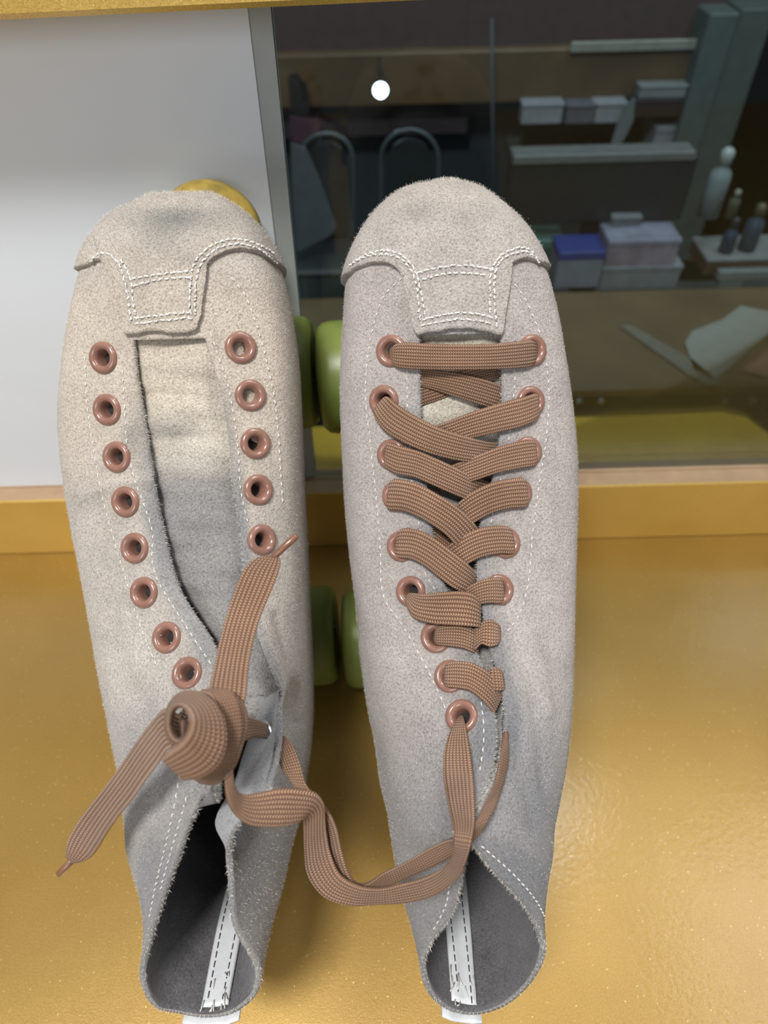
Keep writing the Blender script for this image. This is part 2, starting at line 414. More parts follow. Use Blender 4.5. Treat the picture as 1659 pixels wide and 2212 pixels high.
def nap(name, P, Nm, dens, parent, length=(.5, 1.5), wid=.05, material=None):
    """short suede fibres standing off the given surface points"""
    n = len(P)
    t = rng.normal(0, 1, (n, 3)); t -= (t*Nm).sum(1, keepdims=True)*Nm; t /= np.linalg.norm(t, axis=1, keepdims=True)
    L = rng.uniform(*length, (n, 1)); tip = P + (Nm*.75+t*rng.uniform(.1, .9, (n, 1)))*L
    sd = np.cross(Nm, t)*wid
    a, b = P+sd, P-sd
    V = np.stack([a, b, tip], 1).reshape(-1, 3); F = [(3*i, 3*i+1, 3*i+2) for i in range(n)]
    o = mesh(name, V, F, material or NAP, parent, smooth=False); o['kind'] = 'stuff'; return o

def sstep(a, b, x): t = np.clip((x-a)/(b-a), 0, 1); return t*t*(3-2*t)

def build_boot(key, root):
    B = BOOTS[key]; left = key == 'left'; B['flap'] = left
    G, tr, ts = boot_surface(B); nr, nc, _ = G.shape
    Nn = vnormals(G)
    cre = ([((1090, 1290), (1120, 1390), (1150, 1500), (1170, 1620), (1178, 1700), -1.3, 13), ((1120, 1330), (1160, 1420), (1185, 1540), 1.0, 14), ((1110, 1560), (1130, 1660), (1150, 1780), -1.0, 14), ((1160, 960), (1180, 1050), (1190, 1200), .7, 16)]
           if not left else [((200, 1010), (290, 1030), (330, 1000), -.5, 10), ((180, 1075), (260, 1040), (330, 1040), .9, 12), ((600, 1330), (630, 1440), (640, 1560), -1.3, 12), ((300, 1500), (340, 1620), (340, 1760), -1.2, 18), ((270, 1330), (310, 1480), .8, 16), ((300, 470), (380, 478), (440, 476), -1.2, 13), ((330, 445), (420, 448), .9, 12)])
    if not left: cre += [((880, 462), (925, 465), -.8, 13)]
    pg = np.array([proj(p) for p in G.reshape(-1, 3)]).reshape(nr, nc, 2); face = ((CP-G)*Nn).sum(2)
    if ((G-G.mean(1, keepdims=True))*Nn).sum() < 0: face = -face
    sgn = 1 if ((G-G.mean(1, keepdims=True))*Nn).sum() > 0 else -1
    for *ln_, amp, sg_ in cre:
        lp_ = spline(ln_, 40); d2 = np.min(((pg[:, :, None, :]-lp_[None, None])**2).sum(3), 2)
        G = G + Nn*sgn*(amp*np.exp(-d2/sg_**2)*(face > 0))[:, :, None]
    ctr = G[:, :].mean(1, keepdims=True)
    if ((G-ctr)*Nn).sum() < 0: Nn = -Nn
    # shallow creases and dents of soft leather
    Pm = G.reshape(-1, 3)
    # throat opening: which faces to leave out
    th = (ts < 1-1e-6) | (ts >= 15)            # centre columns between the two throat edges
    # row where the opening starts
    ctrline = G[:, 0]
    ys = np.array([proj(p)[1] for p in ctrline]); r_open = int(np.argmax((ys > B['open_y']) & (tr > 4)))
    idx = lambda i, j: i*nc + (j % nc)
    Fo, Fc = [], []
    for i in range(nr-1):
        for j in range(nc):
            f = (idx(i, j), idx(i, j+1), idx(i+1, j+1), idx(i+1, j)); Fc.append(f)
            tj = ts[j]
            if (tj < 1-1e-6 or tj >= 15-1e-6) and i >= r_open: continue
            Fo.append(f)
    bvh_closed = BVHTree.FromPolygons([Vector(p) for p in Pm], Fc)
    # stain attribute: R edge greying, G dark smudges
    pix = np.array([proj(p) for p in Pm]); X, Y = pix[:, 0], pix[:, 1]
    TLx = np.array([px_of(B['TL'], y) for y in Y]); TRx = np.array([px_of(B['TR'], y) for y in Y])
    TT = np.tile(ts, nr); RR = np.repeat(tr, nc)
    dl, dr = np.where(TT < 8, np.clip(TT-1, 0, 9), 9), np.where(TT >= 8, np.clip(15-TT, 0, 9), 9)
    dth = np.minimum(dl, dr)                   # in control segments from the throat
    edge = np.clip(1-dth/(.42 if left else .5), 0, 1)*sstep(5.5, 9.5, RR)*(1 if left else .55+.75*sstep(11, 13, RR))
    rimd = np.clip((RR-(len(ST)-.75))/.6, 0, 1)
    side_dirt = sstep(8, 14, RR)*(.55 if left else .25)*sstep(2.2, 0, dth)
    R_ = np.clip(edge*1.25 + rimd*.8 + side_dirt*.8 + sstep(12, 17, RR)*.75, 0, 1)
    Gd = np.zeros(len(Pm)); 
    warm = np.zeros(len(Pm))
    if left:
        for (bx, by, rx, ry, a) in ((285, 950, 22, 40, .75), (335, 1100, 20, 50, .5), (515, 1060, 16, 60, .6), (490, 880, 14, 60, .5), (300, 930, 40, 20, .3), (170, 1080, 60, 30, .2), (470, 745, 12, 40, .4)):
            Gd += a*np.exp(-((X-bx)/rx)**2-((Y-by)/ry)**2)
        warm = .45*sstep(1200, 800, Y)*sstep(540, 700, Y)
    else:
        for (bx, by, rx, ry, a) in ((1160, 1480, 30, 120, .22), (925, 1270, 40, 25, .3), (1175, 1640, 20, 120, .2)):
            Gd += a*np.exp(-((X-bx)/rx)**2-((Y-by)/ry)**2)
    Gd = np.clip(Gd, 0, 1)
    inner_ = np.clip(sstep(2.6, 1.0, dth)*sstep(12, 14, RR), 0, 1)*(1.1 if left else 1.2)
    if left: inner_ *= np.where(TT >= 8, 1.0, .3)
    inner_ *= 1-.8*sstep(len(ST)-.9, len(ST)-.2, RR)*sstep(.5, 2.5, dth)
    if left: EY = [(223, 773), (231, 885), (252, 987), (271, 1084), (291, 1184), (311, 1280), (360, 1377), (404, 1454), (520, 751), (541, 854), (552, 958), (558, 1058), (566, 1166)]
    else: EY = [(845, 758), (829, 866), (846, 982), (857, 1072), (867, 1180), (887, 1278), (942, 1376), (972, 1461), (997, 1547), (1150, 757), (1146, 868), (1139, 977), (1118, 1066), (1092, 1173), (1078, 1274)]
    EC = []
    for x, y in EY:
        p, n_ = cast(bvh_closed, x, y)
        if p is not None: EC.append((p, n_))
    Fsolid = list(Fo); ec = np.array([p for p, _ in EC]); near = (np.linalg.norm(Pm[:, None]-ec[None], axis=2) < 5.1).any(1)
    Fo = [f for f in Fo if not (near[f[0]] and near[f[1]] and near[f[2]] and near[f[3]])]
    # compress used verts
    def emit(name, F, mats, parent, thick, cols, V=Pm):
        used = np.unique(np.array(F).ravel()); mp = -np.ones(len(V), int); mp[used] = np.arange(len(used))
        o = mesh(name, V[used], [tuple(mp[list(f)]) for f in F], mats, parent)
        ca = o.data.color_attributes.new('stain', 'FLOAT_COLOR', 'POINT')
        arr = np.zeros((len(used), 4)); arr[:, 0] = cols[0][used]; arr[:, 1] = cols[1][used]; arr[:, 2] = cols[2][used]; arr[:, 3] = 1
        ca.data.foreach_set('color', arr.ravel())
        ci = o.data.color_attributes.new('inner', 'FLOAT_COLOR', 'POINT'); ar2 = np.zeros((len(used), 4)); ar2[:, 3] = 1
        if len(V) == len(inner_): ar2[:, 0] = inner_[used]
        ci.data.foreach_set('color', ar2.ravel())
        if thick:
            md = o.modifiers.new('thick', 'SOLIDIFY'); md.thickness = thick*S; md.offset = -1
            md.material_offset = 1; md.material_offset_rim = 0
        return o, used
    # outward orientation for solidify
    a, b, c_, d_ = [Pm[i] for i in Fo[len(Fo)//3]]; fn = np.cross(b-a, c_-a)
    jj = Fo[len(Fo)//3][0]
    if fn @ Nn.reshape(-1, 3)[jj] < 0: Fo = [f[::-1] for f in Fo]
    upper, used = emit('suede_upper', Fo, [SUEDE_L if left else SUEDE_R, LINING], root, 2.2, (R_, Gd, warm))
    NF = Nn.reshape(-1, 3)
    bvh = BVHTree.FromPolygons([Vector(p) for p in Pm], Fsolid)

    # ---- toe cap: overlay from the toe back to a T shaped edge
    if left:
        edge_px = [(194, 576), (207, 566), (228, 563), (245, 575), (255, 597), (263, 625), (268, 660), (270, 700), (272, 722), (320, 718), (380, 718), (428, 712), (431, 690), (432, 660), (433, 625), (437, 595), (450, 570), (475, 552), (510, 542), (545, 545), (572, 556), (592, 572)]
    else:
        edge_px = [(762, 590), (785, 576), (820, 568), (850, 574), (872, 595), (883, 622), (888, 660), (893, 700), (898, 722), (930, 718), (985, 712), (1040, 714), (1080, 724), (1081, 690), (1079, 650), (1078, 615), (1084, 590), (1100, 572), (1125, 562), (1148, 564), (1160, 570)]
    frontf = ((CP-Pm)*Nn.reshape(-1, 3)*(1 if ((G-ctr)*Nn).sum() > 0 else -1)).sum(1) > 0
    def tnorm(p):    # pixel -> (row, col) on the grid, nearest outer vertex facing the camera
        m = (RR < 9) & (dth < 3.3) & frontf
        d = (X-p[0])**2+(Y-p[1])**2; d[~m] = 1e9; k = int(np.argmin(d)); return RR[k], TT[k]
    ep = even(spline(edge_px, len(edge_px)*8), 4.0)
    rc = np.array([tnorm(p) for p in ep]); cc = np.where(rc[:, 1] > 8, rc[:, 1]-16, rc[:, 1])   # -..+ across centre
    # left side is positive columns, right negative: path runs left -> right so cc falls
    order = np.linspace(0, len(cc)-1, len(cc)); 
    rows, cols_ = rc[:, 0], cc
    ks = np.ones(5)/5; rows = np.convolve(np.pad(rows, 2, 'edge'), ks, 'valid'); cols_ = np.convolve(np.pad(cols_, 2, 'edge'), ks, 'valid')
    # extend to the sole on both sides
    n_ext = 14; c_l = np.linspace(6.2, cols_[0], n_ext, endpoint=False); c_r = np.linspace(cols_[-1], -6.2, n_ext+1)[1:]
    cols_ = np.r_[c_l, cols_, c_r]; e_ = np.linspace(1, 0, n_ext, endpoint=False); rows = np.r_[rows[0]+.5*e_, rows, rows[-1]+.5*e_[::-1]]
    cols_ = np.minimum.accumulate(cols_)
    from math import floor
    def samp(r, c):
        c = c % 16
        i = np.searchsorted(tr, r)-1; i = int(np.clip(i, 0, nr-2)); f = (r-tr[i])/(tr[i+1]-tr[i])
        j = int(np.searchsorted(ts, c, side='right')-1); j2 = (j+1) % nc; t2 = ts[j2] if j2 else 16; g = (c-ts[j])/(t2-ts[j])
        w = [(i, j, (1-f)*(1-g)), (i+1, j, f*(1-g)), (i, j2, (1-f)*g), (i+1, j2, f*g)]
        return sum(G[a, b]*k for a, b, k in w), nrm(sum(Nn[a, b]*k for a, b, k in w))
    M = 54; CV, CF = [], []; nE = len(cols_)
    fr = 1-(1-np.linspace(0, 1, M))**1.15; CT = 2.0
    capcols = []
    for e in range(nE):
        for m_ in range(M):
            # columns spread evenly near the toe, follow the edge near the end
            f = fr[m_]; ce = 6.2-12.4*e/(nE-1); w_ = f**2; col = ce*(1-w_)+cols_[e]*w_
            r = .03+(rows[e]-.03)*f
            p, n_ = samp(r, col); lift = CT*min(1, .25+ (1-f)*18)
            CV.append(p+n_*CT); capcols.append((r, col))
        p, n_ = samp(rows[e], cols_[e]); CV.append(p+n_*.5*CT - 0*n_); CV.append(p-n_*.3); capcols += [(rows[e], cols_[e])]*2
    mm = M+2
    for e in range(nE-1):
        for m_ in range(mm-1): CF.append((e*mm+m_, (e+1)*mm+m_, (e+1)*mm+m_+1, e*mm+m_+1))
    CV = np.array(CV); pc = np.array([proj(p) for p in CV])
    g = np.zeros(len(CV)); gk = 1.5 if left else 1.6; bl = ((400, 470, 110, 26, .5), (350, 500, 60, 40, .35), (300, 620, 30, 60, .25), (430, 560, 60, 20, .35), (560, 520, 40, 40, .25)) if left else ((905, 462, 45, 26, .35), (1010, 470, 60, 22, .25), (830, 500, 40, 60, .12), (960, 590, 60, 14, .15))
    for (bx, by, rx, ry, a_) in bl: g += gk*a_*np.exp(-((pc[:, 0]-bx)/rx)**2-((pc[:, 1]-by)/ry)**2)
    CV = CV - 0
    fn = np.cross(CV[CF[2000][1]]-CV[CF[2000][0]], CV[CF[2000][2]]-CV[CF[2000][0]])
    if fn @ (CV[CF[2000][0]]-ctr[60, 0]) < 0: CF = [f[::-1] for f in CF]
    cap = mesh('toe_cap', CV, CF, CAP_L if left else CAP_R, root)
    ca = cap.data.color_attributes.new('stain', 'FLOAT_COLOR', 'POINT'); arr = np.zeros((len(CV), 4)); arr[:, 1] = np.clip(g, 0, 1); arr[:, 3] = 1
    if left: arr[:, 2] = .35*sstep(480, 640, pc[:, 1])
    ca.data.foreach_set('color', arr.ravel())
    bvh_cap = BVHTree.FromPolygons([Vector(p) for p in CV], CF)

    # ---- stitching
    if left:
        capst = [[(195, 565), (215, 548), (235, 550), (258, 572), (270, 610), (278, 650), (283, 690), (288, 705)],
                 [(262, 560), (282, 600), (288, 650), (295, 690)],
                 [(600, 568), (570, 545), (535, 530), (500, 528), (465, 540), (440, 562), (427, 590), (422, 640), (422, 690)],
                 [(590, 548), (560, 530), (520, 518), (480, 522), (445, 540), (420, 570), (411, 620), (411, 670), (418, 690)],
                 [(285, 602), (330, 595), (370, 590), (415, 585)], [(288, 618), (330, 607), (370, 602), (412, 600)],
                 [(290, 688), (340, 682), (400, 676), (418, 676)], [(292, 700), (340, 694), (400, 688), (420, 688)]]
        upst = [[(265, 800), (270, 880), (275, 960), (290, 1030), (312, 1090), (330, 1150), (330, 1215), (345, 1260), (375, 1310), (420, 1380), (460, 1440)],
                [(455, 720), (472, 770), (492, 830), (505, 900), (515, 980), (520, 1060), (535, 1130)],
                [(500, 600), (530, 640), (550, 690), (565, 740), (580, 800), (592, 860), (600, 930), (605, 1010), (610, 1090)],
                [(185, 770), (188, 860), (200, 950), (215, 1040), (240, 1140), (270, 1240), (300, 1340), (340, 1440)],
                [(395, 1600), (385, 1700), (360, 1820), (340, 1900), (322, 1990)], [(405, 1720), (370, 1840), (345, 1930)]]
    else:
        capst = [[(755, 575), (785, 557), (825, 550), (858, 556), (885, 578), (898, 610), (905, 660), (908, 705)],
                 [(765, 565), (800, 547), (840, 542), (872, 555), (897, 585), (907, 620), (915, 660), (918, 690)],
                 [(1165, 565), (1140, 545), (1115, 547), (1085, 560), (1070, 590), (1068, 640), (1070, 690), (1072, 710)],
                 [(1155, 548), (1130, 535), (1100, 542), (1075, 560), (1060, 590), (1058, 640), (1058, 690)],
                 [(902, 590), (940, 580), (985, 574), (1040, 578), (1068, 584)], [(910, 605), (950, 594), (990, 590), (1050, 594)],
                 [(912, 690), (950, 682), (990, 676), (1030, 678), (1068, 688)], [(908, 704), (950, 696), (990, 690), (1040, 694), (1070, 702)]]
        upst = [[(1100, 740), (1112, 800), (1108, 860), (1100, 940), (1080, 1040), (1060, 1130), (1050, 1210)],
                [(880, 760), (880, 860), (885, 960), (890, 1040), (905, 1130), (925, 1230)],
                [(905, 1200), (925, 1250), (950, 1285), (990, 1330)],
                [(870, 600), (830, 640), (808, 700), (795, 770), (790, 850), (800, 950), (812, 1060), (822, 1180), (830, 1290), (870, 1350), (910, 1420), (950, 1500), (962, 1530)],
                [(1100, 600), (1130, 640), (1158, 700), (1175, 760), (1185, 840), (1180, 940), (1165, 1040), (1150, 1150), (1140, 1260), (1120, 1330), (1090, 1370)],
                [(1030, 1830), (1070, 1868), (1110, 1905), (1150, 1955), (1178, 2010)], [(1040, 1828), (1080, 1862), (1120, 1900), (1160, 1950), (1184, 2000)],
                [(985, 1750), (975, 1850), (965, 1950), (930, 2020)], [(1020, 1440), (1040, 1520), (1045, 1600), (1035, 1680)]]
    v, f = stitches(bvh_cap, capst, 1.9, .5, .33, .3, .12); mesh('stitching', v, f, THREAD, root)
    v, f = stitches(bvh, upst, 1.7, 1.5, .22, .08, .1); mesh('stitching', v, f, THREAD, root)

    # ---- tongue under the opening
    rows_t = np.linspace(r_open-26, int(nr*.74 if left else nr*.9), 90).astype(int)
    TV = []; w = 27
    jl = int(np.argmin(abs(ts-1))); jr = int(np.argmin(abs(ts-15)))
    for q, i in enumerate(rows_t):
        l, r = G[i, jl], G[i, jr]; nm = nrm(nrm(Nn[i, jl])+nrm(Nn[i, jr])); ax = np.array([1., 0, 0])
        f = q/89
        ml = mr = 10
        if left:
            q_ = proj(r)
            if q_[1] > 1180:
                k_ = min(1, (q_[1]-1180)/150); lim = 536+38*sstep(1340, 1420, q_[1])-62*sstep(1490, 1580, q_[1]); ml = 10-5*k_; mr = 10-8*k_
                if q_[0] > lim: r = r-np.array([(q_[0]-lim)/FPX*((r-CP)@Fw), 0, 0])
        dr_ = nrm(r-l); l = l-dr_*ml; r = r+dr_*mr; cen = (l+r)/2; half = np.linalg.norm(r-l)/2
        deep = 3.2 + 7*f + (14*max(0, f-.55) if left else 4*f)
        fm = (ST[int(tr[i])][0]); nmid = nrm(Wd*(1-.35*f)+Vd*(.35*f))
        for k in range(w):
            s = -1+2*k/(w-1); wob = .5*math.sin(i*.35+2*s)+.35*math.sin(i*.8-3*s)+.6*math.sin(i*.17+5*s)
            TV.append(cen+ax*half*s - nmid*(deep+abs(s)**2.2*(4+3*f)-wob*min(1, f*3+.2)))
    TV = np.array(TV)
    TF = [(a*w+k, a*w+k+1, (a+1)*w+k+1, (a+1)*w+k) for a in range(89) for k in range(w-1)]
    to = mesh('tongue', TV, TF, TONGUE, root)
    md = to.modifiers.new('thick', 'SOLIDIFY'); md.thickness = .0022; md.offset = -1
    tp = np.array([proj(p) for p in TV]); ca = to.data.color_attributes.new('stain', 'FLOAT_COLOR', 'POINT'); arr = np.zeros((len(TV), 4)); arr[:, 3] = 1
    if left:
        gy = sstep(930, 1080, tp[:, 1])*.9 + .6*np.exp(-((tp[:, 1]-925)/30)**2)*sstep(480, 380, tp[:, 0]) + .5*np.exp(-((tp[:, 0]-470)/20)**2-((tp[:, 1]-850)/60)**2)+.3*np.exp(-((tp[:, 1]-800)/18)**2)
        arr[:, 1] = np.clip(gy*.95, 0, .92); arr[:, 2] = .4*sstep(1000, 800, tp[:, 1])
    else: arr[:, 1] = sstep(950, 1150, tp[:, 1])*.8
    ca.data.foreach_set('color', arr.ravel())
    bvh_t = BVHTree.FromPolygons([Vector(p) for p in TV], TF)
    if left:
        v, f = stitches(bvh_t, [[(345, 1212), (420, 1216), (480, 1220), (530, 1222)], [(350, 1226), (420, 1229), (480, 1232), (530, 1233)]], 2, 1, .25, .05); mesh('stitching', v, f, THREAD, to if False else root)

    # ---- eyelets
    def eyelet(x, y, material=EYELET, flip=False, scale=1.0, nudge=None):
        p, n_ = cast(bvh, x, y)
        if p is None: return
        if nudge is not None: n_ = nrm(n_*(1-.0)+np.array(nudge))
        X_, Y_, Z_ = axes(n_, (1, 0, 0)); M_ = frame(p, X_, Y_, Z_)
        ro, ri = 5.6*scale, 2.7*scale
        prof = [(ri-.75, -4.2), (ri-.3, -1.6), (ri-.1, -.4), (ri+.25, .45), (ri+.8, 1.15), ((ro+ri)/2+.2, 1.4), (ro-.5, 1.1), (ro, .5), (ro+.05, -.4)]
        v, f = xf(lathe(prof, 36), M_)
        e = mesh('eyelet', v, f, material, root)
        rim = [(ri-.72, -3.7), (0.01, -3.8)]
        v, f = xf(lathe(rim, 24), M_); mesh('eyelet_shade_disc', v, f, DARK, e2p(e))  # disc closing the eyelet, the hole's shade put into its colour
    def e2p(e): e['_o'] = root['_o']; return e
    for x, y in EY: eyelet(x, y)
    if left:
        for x, y, cx, sc_ in ((553, 1481, 592, .85), (573, 1588, 596, .85)):
            p, _ = cast(bvh, cx, y); D_ = (p-CP) @ Fw if p is not None else 215
            M_ = frame(atD(x, y, D_+(2.2 if y > 1550 else -1)), *axes(nrm(-Rt*.85-nrm(Fw)*.55), (0, 0, 1)))
            v, f = xf(lathe([(2.2, -1.5), (2.4, .6), (3.1, 1.1), (4.2, .9), (4.7, .2), (4.7, -.4)], 36), M_); e_ = mesh('eyelet', v, f, STEEL, root); e_['label'] = 'bare steel back of an eyelet'
            v, f = xf(lathe([(2.3, -1.2), (.01, -1.3)], 24), M_); mesh('eyelet_shade_disc', v, f, DARK, e2p(e_))  # same dark disc for the shade in the steel eyelet

    # ---- pull strip inside the heel and the tab outside it
    jB = int(np.argmin(abs(ts-8))); xc = 455 if left else 1000
    rowsI = np.arange(int(nr*.80), nr-1, 1); IV = []; off_in = 3.4
    uc = atW(xc, 2110, 124)[0]
    def shellx(i, uu, dist):
        row = G[i, jB-24:jB+25]; nn_ = Nn[i, jB-24:jB+25]
        o_ = np.argsort(row[:, 0]); x_ = row[o_, 0]
        p = np.array([uu, np.interp(uu, x_, row[o_, 1]), np.interp(uu, x_, row[o_, 2])]); n_ = nrm([np.interp(uu, x_, nn_[o_, a]) for a in range(3)])
        return p-n_*dist
    for i in rowsI:
        f = (i-rowsI[0])/(len(rowsI)-1)
        uu = uc + (1-f)*(2 if left else 3.0)
        for s in (-5.4, -4.8, -1.6, 1.6, 4.8, 5.4): IV.append(shellx(i, uu+s, off_in-(.0 if abs(s) < 5 else .8)))
    IF = [(a*6+k, a*6+k+1, (a+1)*6+k+1, (a+1)*6+k) for a in range(len(rowsI)-1) for k in range(5)]
    strip = mesh('heel_strip', IV, IF, WHITE_LEATHER, root); strip['_o'] = root['_o']; strip['label'] = 'white leather strip with two dark stitch lines'
    md = strip.modifiers.new('thick', 'SOLIDIFY'); md.thickness = .0008; md.offset = 0
    parts = []
    for s in (-3.4, 3.0):
        path = np.array([shellx(i, uc+(1-(i-rowsI[0])/(len(rowsI)-1))*(2 if left else 3)+s, off_in+.55) for i in rowsI]); path = even(path, .3)
        for a in range(0, len(path)-8, 11): parts.append(tube([path[a], path[a+3], path[a+7]], .24, 5))
    v, f = join(parts); mesh('strip_stitching', v, f, THREAD_DK, strip)
    # frayed end threads
    parts = []
    for a in range(12):
        u_ = uc+rng.uniform(-6, 6); i0 = nr-2-rng.integers(0, 7)
        p = shellx(i0, u_, 4.0+rng.uniform(0, .6)); q = shellx(min(nr-1, i0+rng.integers(1, 4)), u_+rng.uniform(-2.5, 2.5), 4.2)
        parts.append(tube([p, (p+q)/2-Vd*0+Wd*.5, q], .2, 5))
    v, f = join(parts); mesh('strip_bar_tack', v, f, THREAD, strip)
    TVv = []
    ra = np.arange(int(nr*.88), nr); wd = 9.5 if left else 6.5; uo = uc - (1.5 if left else 0)
    for q, i in enumerate(ra):
        for s in (-1, -.5, 0, .5, 1): TVv.append(shellx(i, uo+s*wd, -.7))
    e = G[nr-1, jB]-G[nr-4, jB]; e = nrm(e)
    for ex in (1.2, 2.4):
        for s in (-1, -.5, 0, .5, 1): TVv.append(shellx(nr-1, uo+s*wd, -.7)+e*(ex+rng.uniform(-.35, .35)))
    TFf = [(a*5+k, a*5+k+1, (a+1)*5+k+1, (a+1)*5+k) for a in range(len(ra)+1) for k in range(4)]
    tb = mesh('back_tab', TVv, TFf, WHITE_LEATHER, root); md = tb.modifiers.new('thick', 'SOLIDIFY'); md.thickness = .0009; md.offset = 1

    # ---- footbed
    # ---- suede nap over the outside and along the raw edges
    usedm = np.zeros(len(Pm), bool); usedm[used] = True
    ii = np.array(Fo); pick = ii[rng.integers(0, len(ii), 70000)]
    ar = np.linalg.norm(np.cross(Pm[pick[:, 1]]-Pm[pick[:, 0]], Pm[pick[:, 3]]-Pm[pick[:, 0]]), axis=1)
    pick = pick[rng.uniform(0, 1, len(pick)) < ar/np.percentile(ar, 90)]
    a_, b_ = rng.uniform(0, 1, (2, len(pick), 1))
    PP = (Pm[pick[:, 0]]*(1-a_)+Pm[pick[:, 1]]*a_)*(1-b_)+(Pm[pick[:, 3]]*(1-a_)+Pm[pick[:, 2]]*a_)*b_
    m = (RR[pick[:, 0]] > 1.2)
    nap('suede_nap', PP[m], NF[pick[m, 0]], 1, root, (.35, 1.25) if left else (.25, .8), .05)
    kk = rng.integers(0, len(CF), 16000); q = np.array([CF[k] for k in kk]); PPc = CV[q].mean(1)+rng.normal(0, .3, (len(q), 3))
    cn = np.cross(CV[q[:, 1]]-CV[q[:, 0]], CV[q[:, 3]]-CV[q[:, 0]]); ln = np.linalg.norm(cn, axis=1, keepdims=True); okk = ln[:, 0] > 1e-6; cn = cn/np.maximum(ln, 1e-9)
    nap('toe_nap', PPc[okk], cn[okk], 1, root, (.3, 1.0) if left else (.25, .8), .05)
    edgeP, edgeN = [], []
    for j, sg in ((jl, 1), (jr, -1)):
        for i in range(r_open, nr-1):
            for _ in range(7):
                f = rng.uniform(); p = G[i, j]*(1-f)+G[i+1, j]*f; inn = nrm(G[i, 0]-G[i, j]); edgeP.append(p-Nn[i, j]*rng.uniform(0, 2)); edgeN.append(nrm(inn+Nn[i, j]*rng.uniform(-.4, .6)))
    for j in range(nc):
        if ts[j] < 1 or ts[j] > 15: continue
        for _ in range(10): edgeP.append(G[-1, j]*(1)-Nn[-1, j]*rng.uniform(0, 2.2)); edgeN.append(nrm(nrm(G[-1, j]-G[-3, j])+Nn[-1, j]*rng.uniform(-.5, .7)))
    nap('edge_nap', np.array(edgeP), np.array(edgeN), 1, root, (.4, 1.6), .07)

    # ---- sole
    out = []; ks_ = np.linspace(0, 1, 60)
    ls, rs = [], []
    for i in range(0, nr, 4):
        if tr[i] > 16.2: break
        jL, jR = int(np.argmin(abs(ts-6))), int(np.argmin(abs(ts-10)))
        if tr[i] < .3: continue
        ls.append(G[i, jL]); rs.append(G[i, jR])
    SV, SF = [], []
    for l, r in zip(ls, rs):
        for p in (l, r):
            pv = (p-Og) @ Vd; pp = np.array([p[0], 0, 0])+Og*[0, 1, 1]+pv*Vd
            SV += [pp+Wd*.5, pp-Wd*5.5]
    n_ = len(ls)
    for a in range(n_-1):
        o_ = a*4; SF += [(o_, o_+4, o_+6, o_+2), (o_+1, o_+3, o_+7, o_+5), (o_, o_+1, o_+5, o_+4), (o_+2, o_+6, o_+7, o_+3)]
    SF += [(0, 2, 3, 1), (n_*4-4, n_*4-3, n_*4-1, n_*4-2)]
    mesh('outsole', SV, SF, SOLE, root, smooth=False)
    return dict(G=G, Nn=Nn, bvh=bvh, closed=bvh_closed, tongue=bvh_t)

# ------------------------------------------------------------------ wheels, trucks, plate
def green_mat():
    m, nt, b = mat('green_urethane'); n = noise(nt, 40)
    nt.links.new(ramp(nt, n, [(.3, (.19, .25, .05)), (.7, (.25, .31, .075))]), b.inputs['Base Color'])
    b.inputs['Roughness'].default_value = .38; b.inputs['Subsurface Weight'].default_value = .15
    b.inputs['Subsurface Scale'].default_value = .01; return m
GREEN = green_mat()
YEL = simple('yellow_rubber', (.46, .33, .065), .55, var=.38, scale=110, bmp=.2)
def hardware(root, uc_r, uc_f, half=50):
    yaw = math.atan2(uc_f-uc_r, 150.0)
    Vy = nrm(Vd+np.array([math.tan(yaw), 0, 0])); Xy = nrm(np.cross(Vy, Wd))
    o0 = Og+np.array([uc_r, 0, 0])
    def L(x, v, w): return o0+Xy*x+Vy*v+Wd*w
    Fm = frame(o0, Xy, Vy, Wd)
    v, f = xf(join([box(-17, 17, -38, 205, -13, -6.2, 1.5), box(-9, 9, -20, 180, -20, -13, 1.5)]), Fm); mesh('plate', v, f, PLATE, root, smooth=False)
    for va in (0, 150):
        tr_ = join([xf(box(-40, 40, -6, 6, -66, -54, 2), np.eye(4)), box(-12, 12, -16, 18, -56, -13, 3)])
        vv = [(a, b+va, c) for a, b, c in tr_[0]]
        v, f = xf((vv, tr_[1]), Fm); t = mesh('truck', v, f, ALU, root, smooth=False)
        for sg in (-1, 1):
            c = L(sg*(half-15.5), va, -60); M_ = frame(c, Vy, -Wd if sg > 0 else Wd, Xy*sg)
            if np.linalg.det(M_[:3, :3]) < 0: M_ = frame(c, Vy, Wd if sg > 0 else -Wd, Xy*sg)
            R = 28.5
            prof = [(11, -15), (19, -15.5), (25.5, -15), (27.6, -12.5), (R, -8), (R, 8), (27.8, 12), (25.5, 14.8), (21, 15.5), (15, 13.2), (11.2, 12.5), (11, -15)]
            v, f = xf(lathe(prof, 64), M_); w_ = mesh('wheel', v, f, GREEN, root); w_['_o'] = root['_o']
            v, f = xf(join([lathe([(4.2, 12), (11, 12), (11, -14), (4.2, -14), (4.2, 12)], 32), lathe([(0.01, 15.3), (3, 15.3), (4.6, 13.5), (4.6, 11), (0.01, 11)], 6)]), M_)
            mesh('bearing', v, f, ALU, w_)
    return L, Fm, Xy, Vy

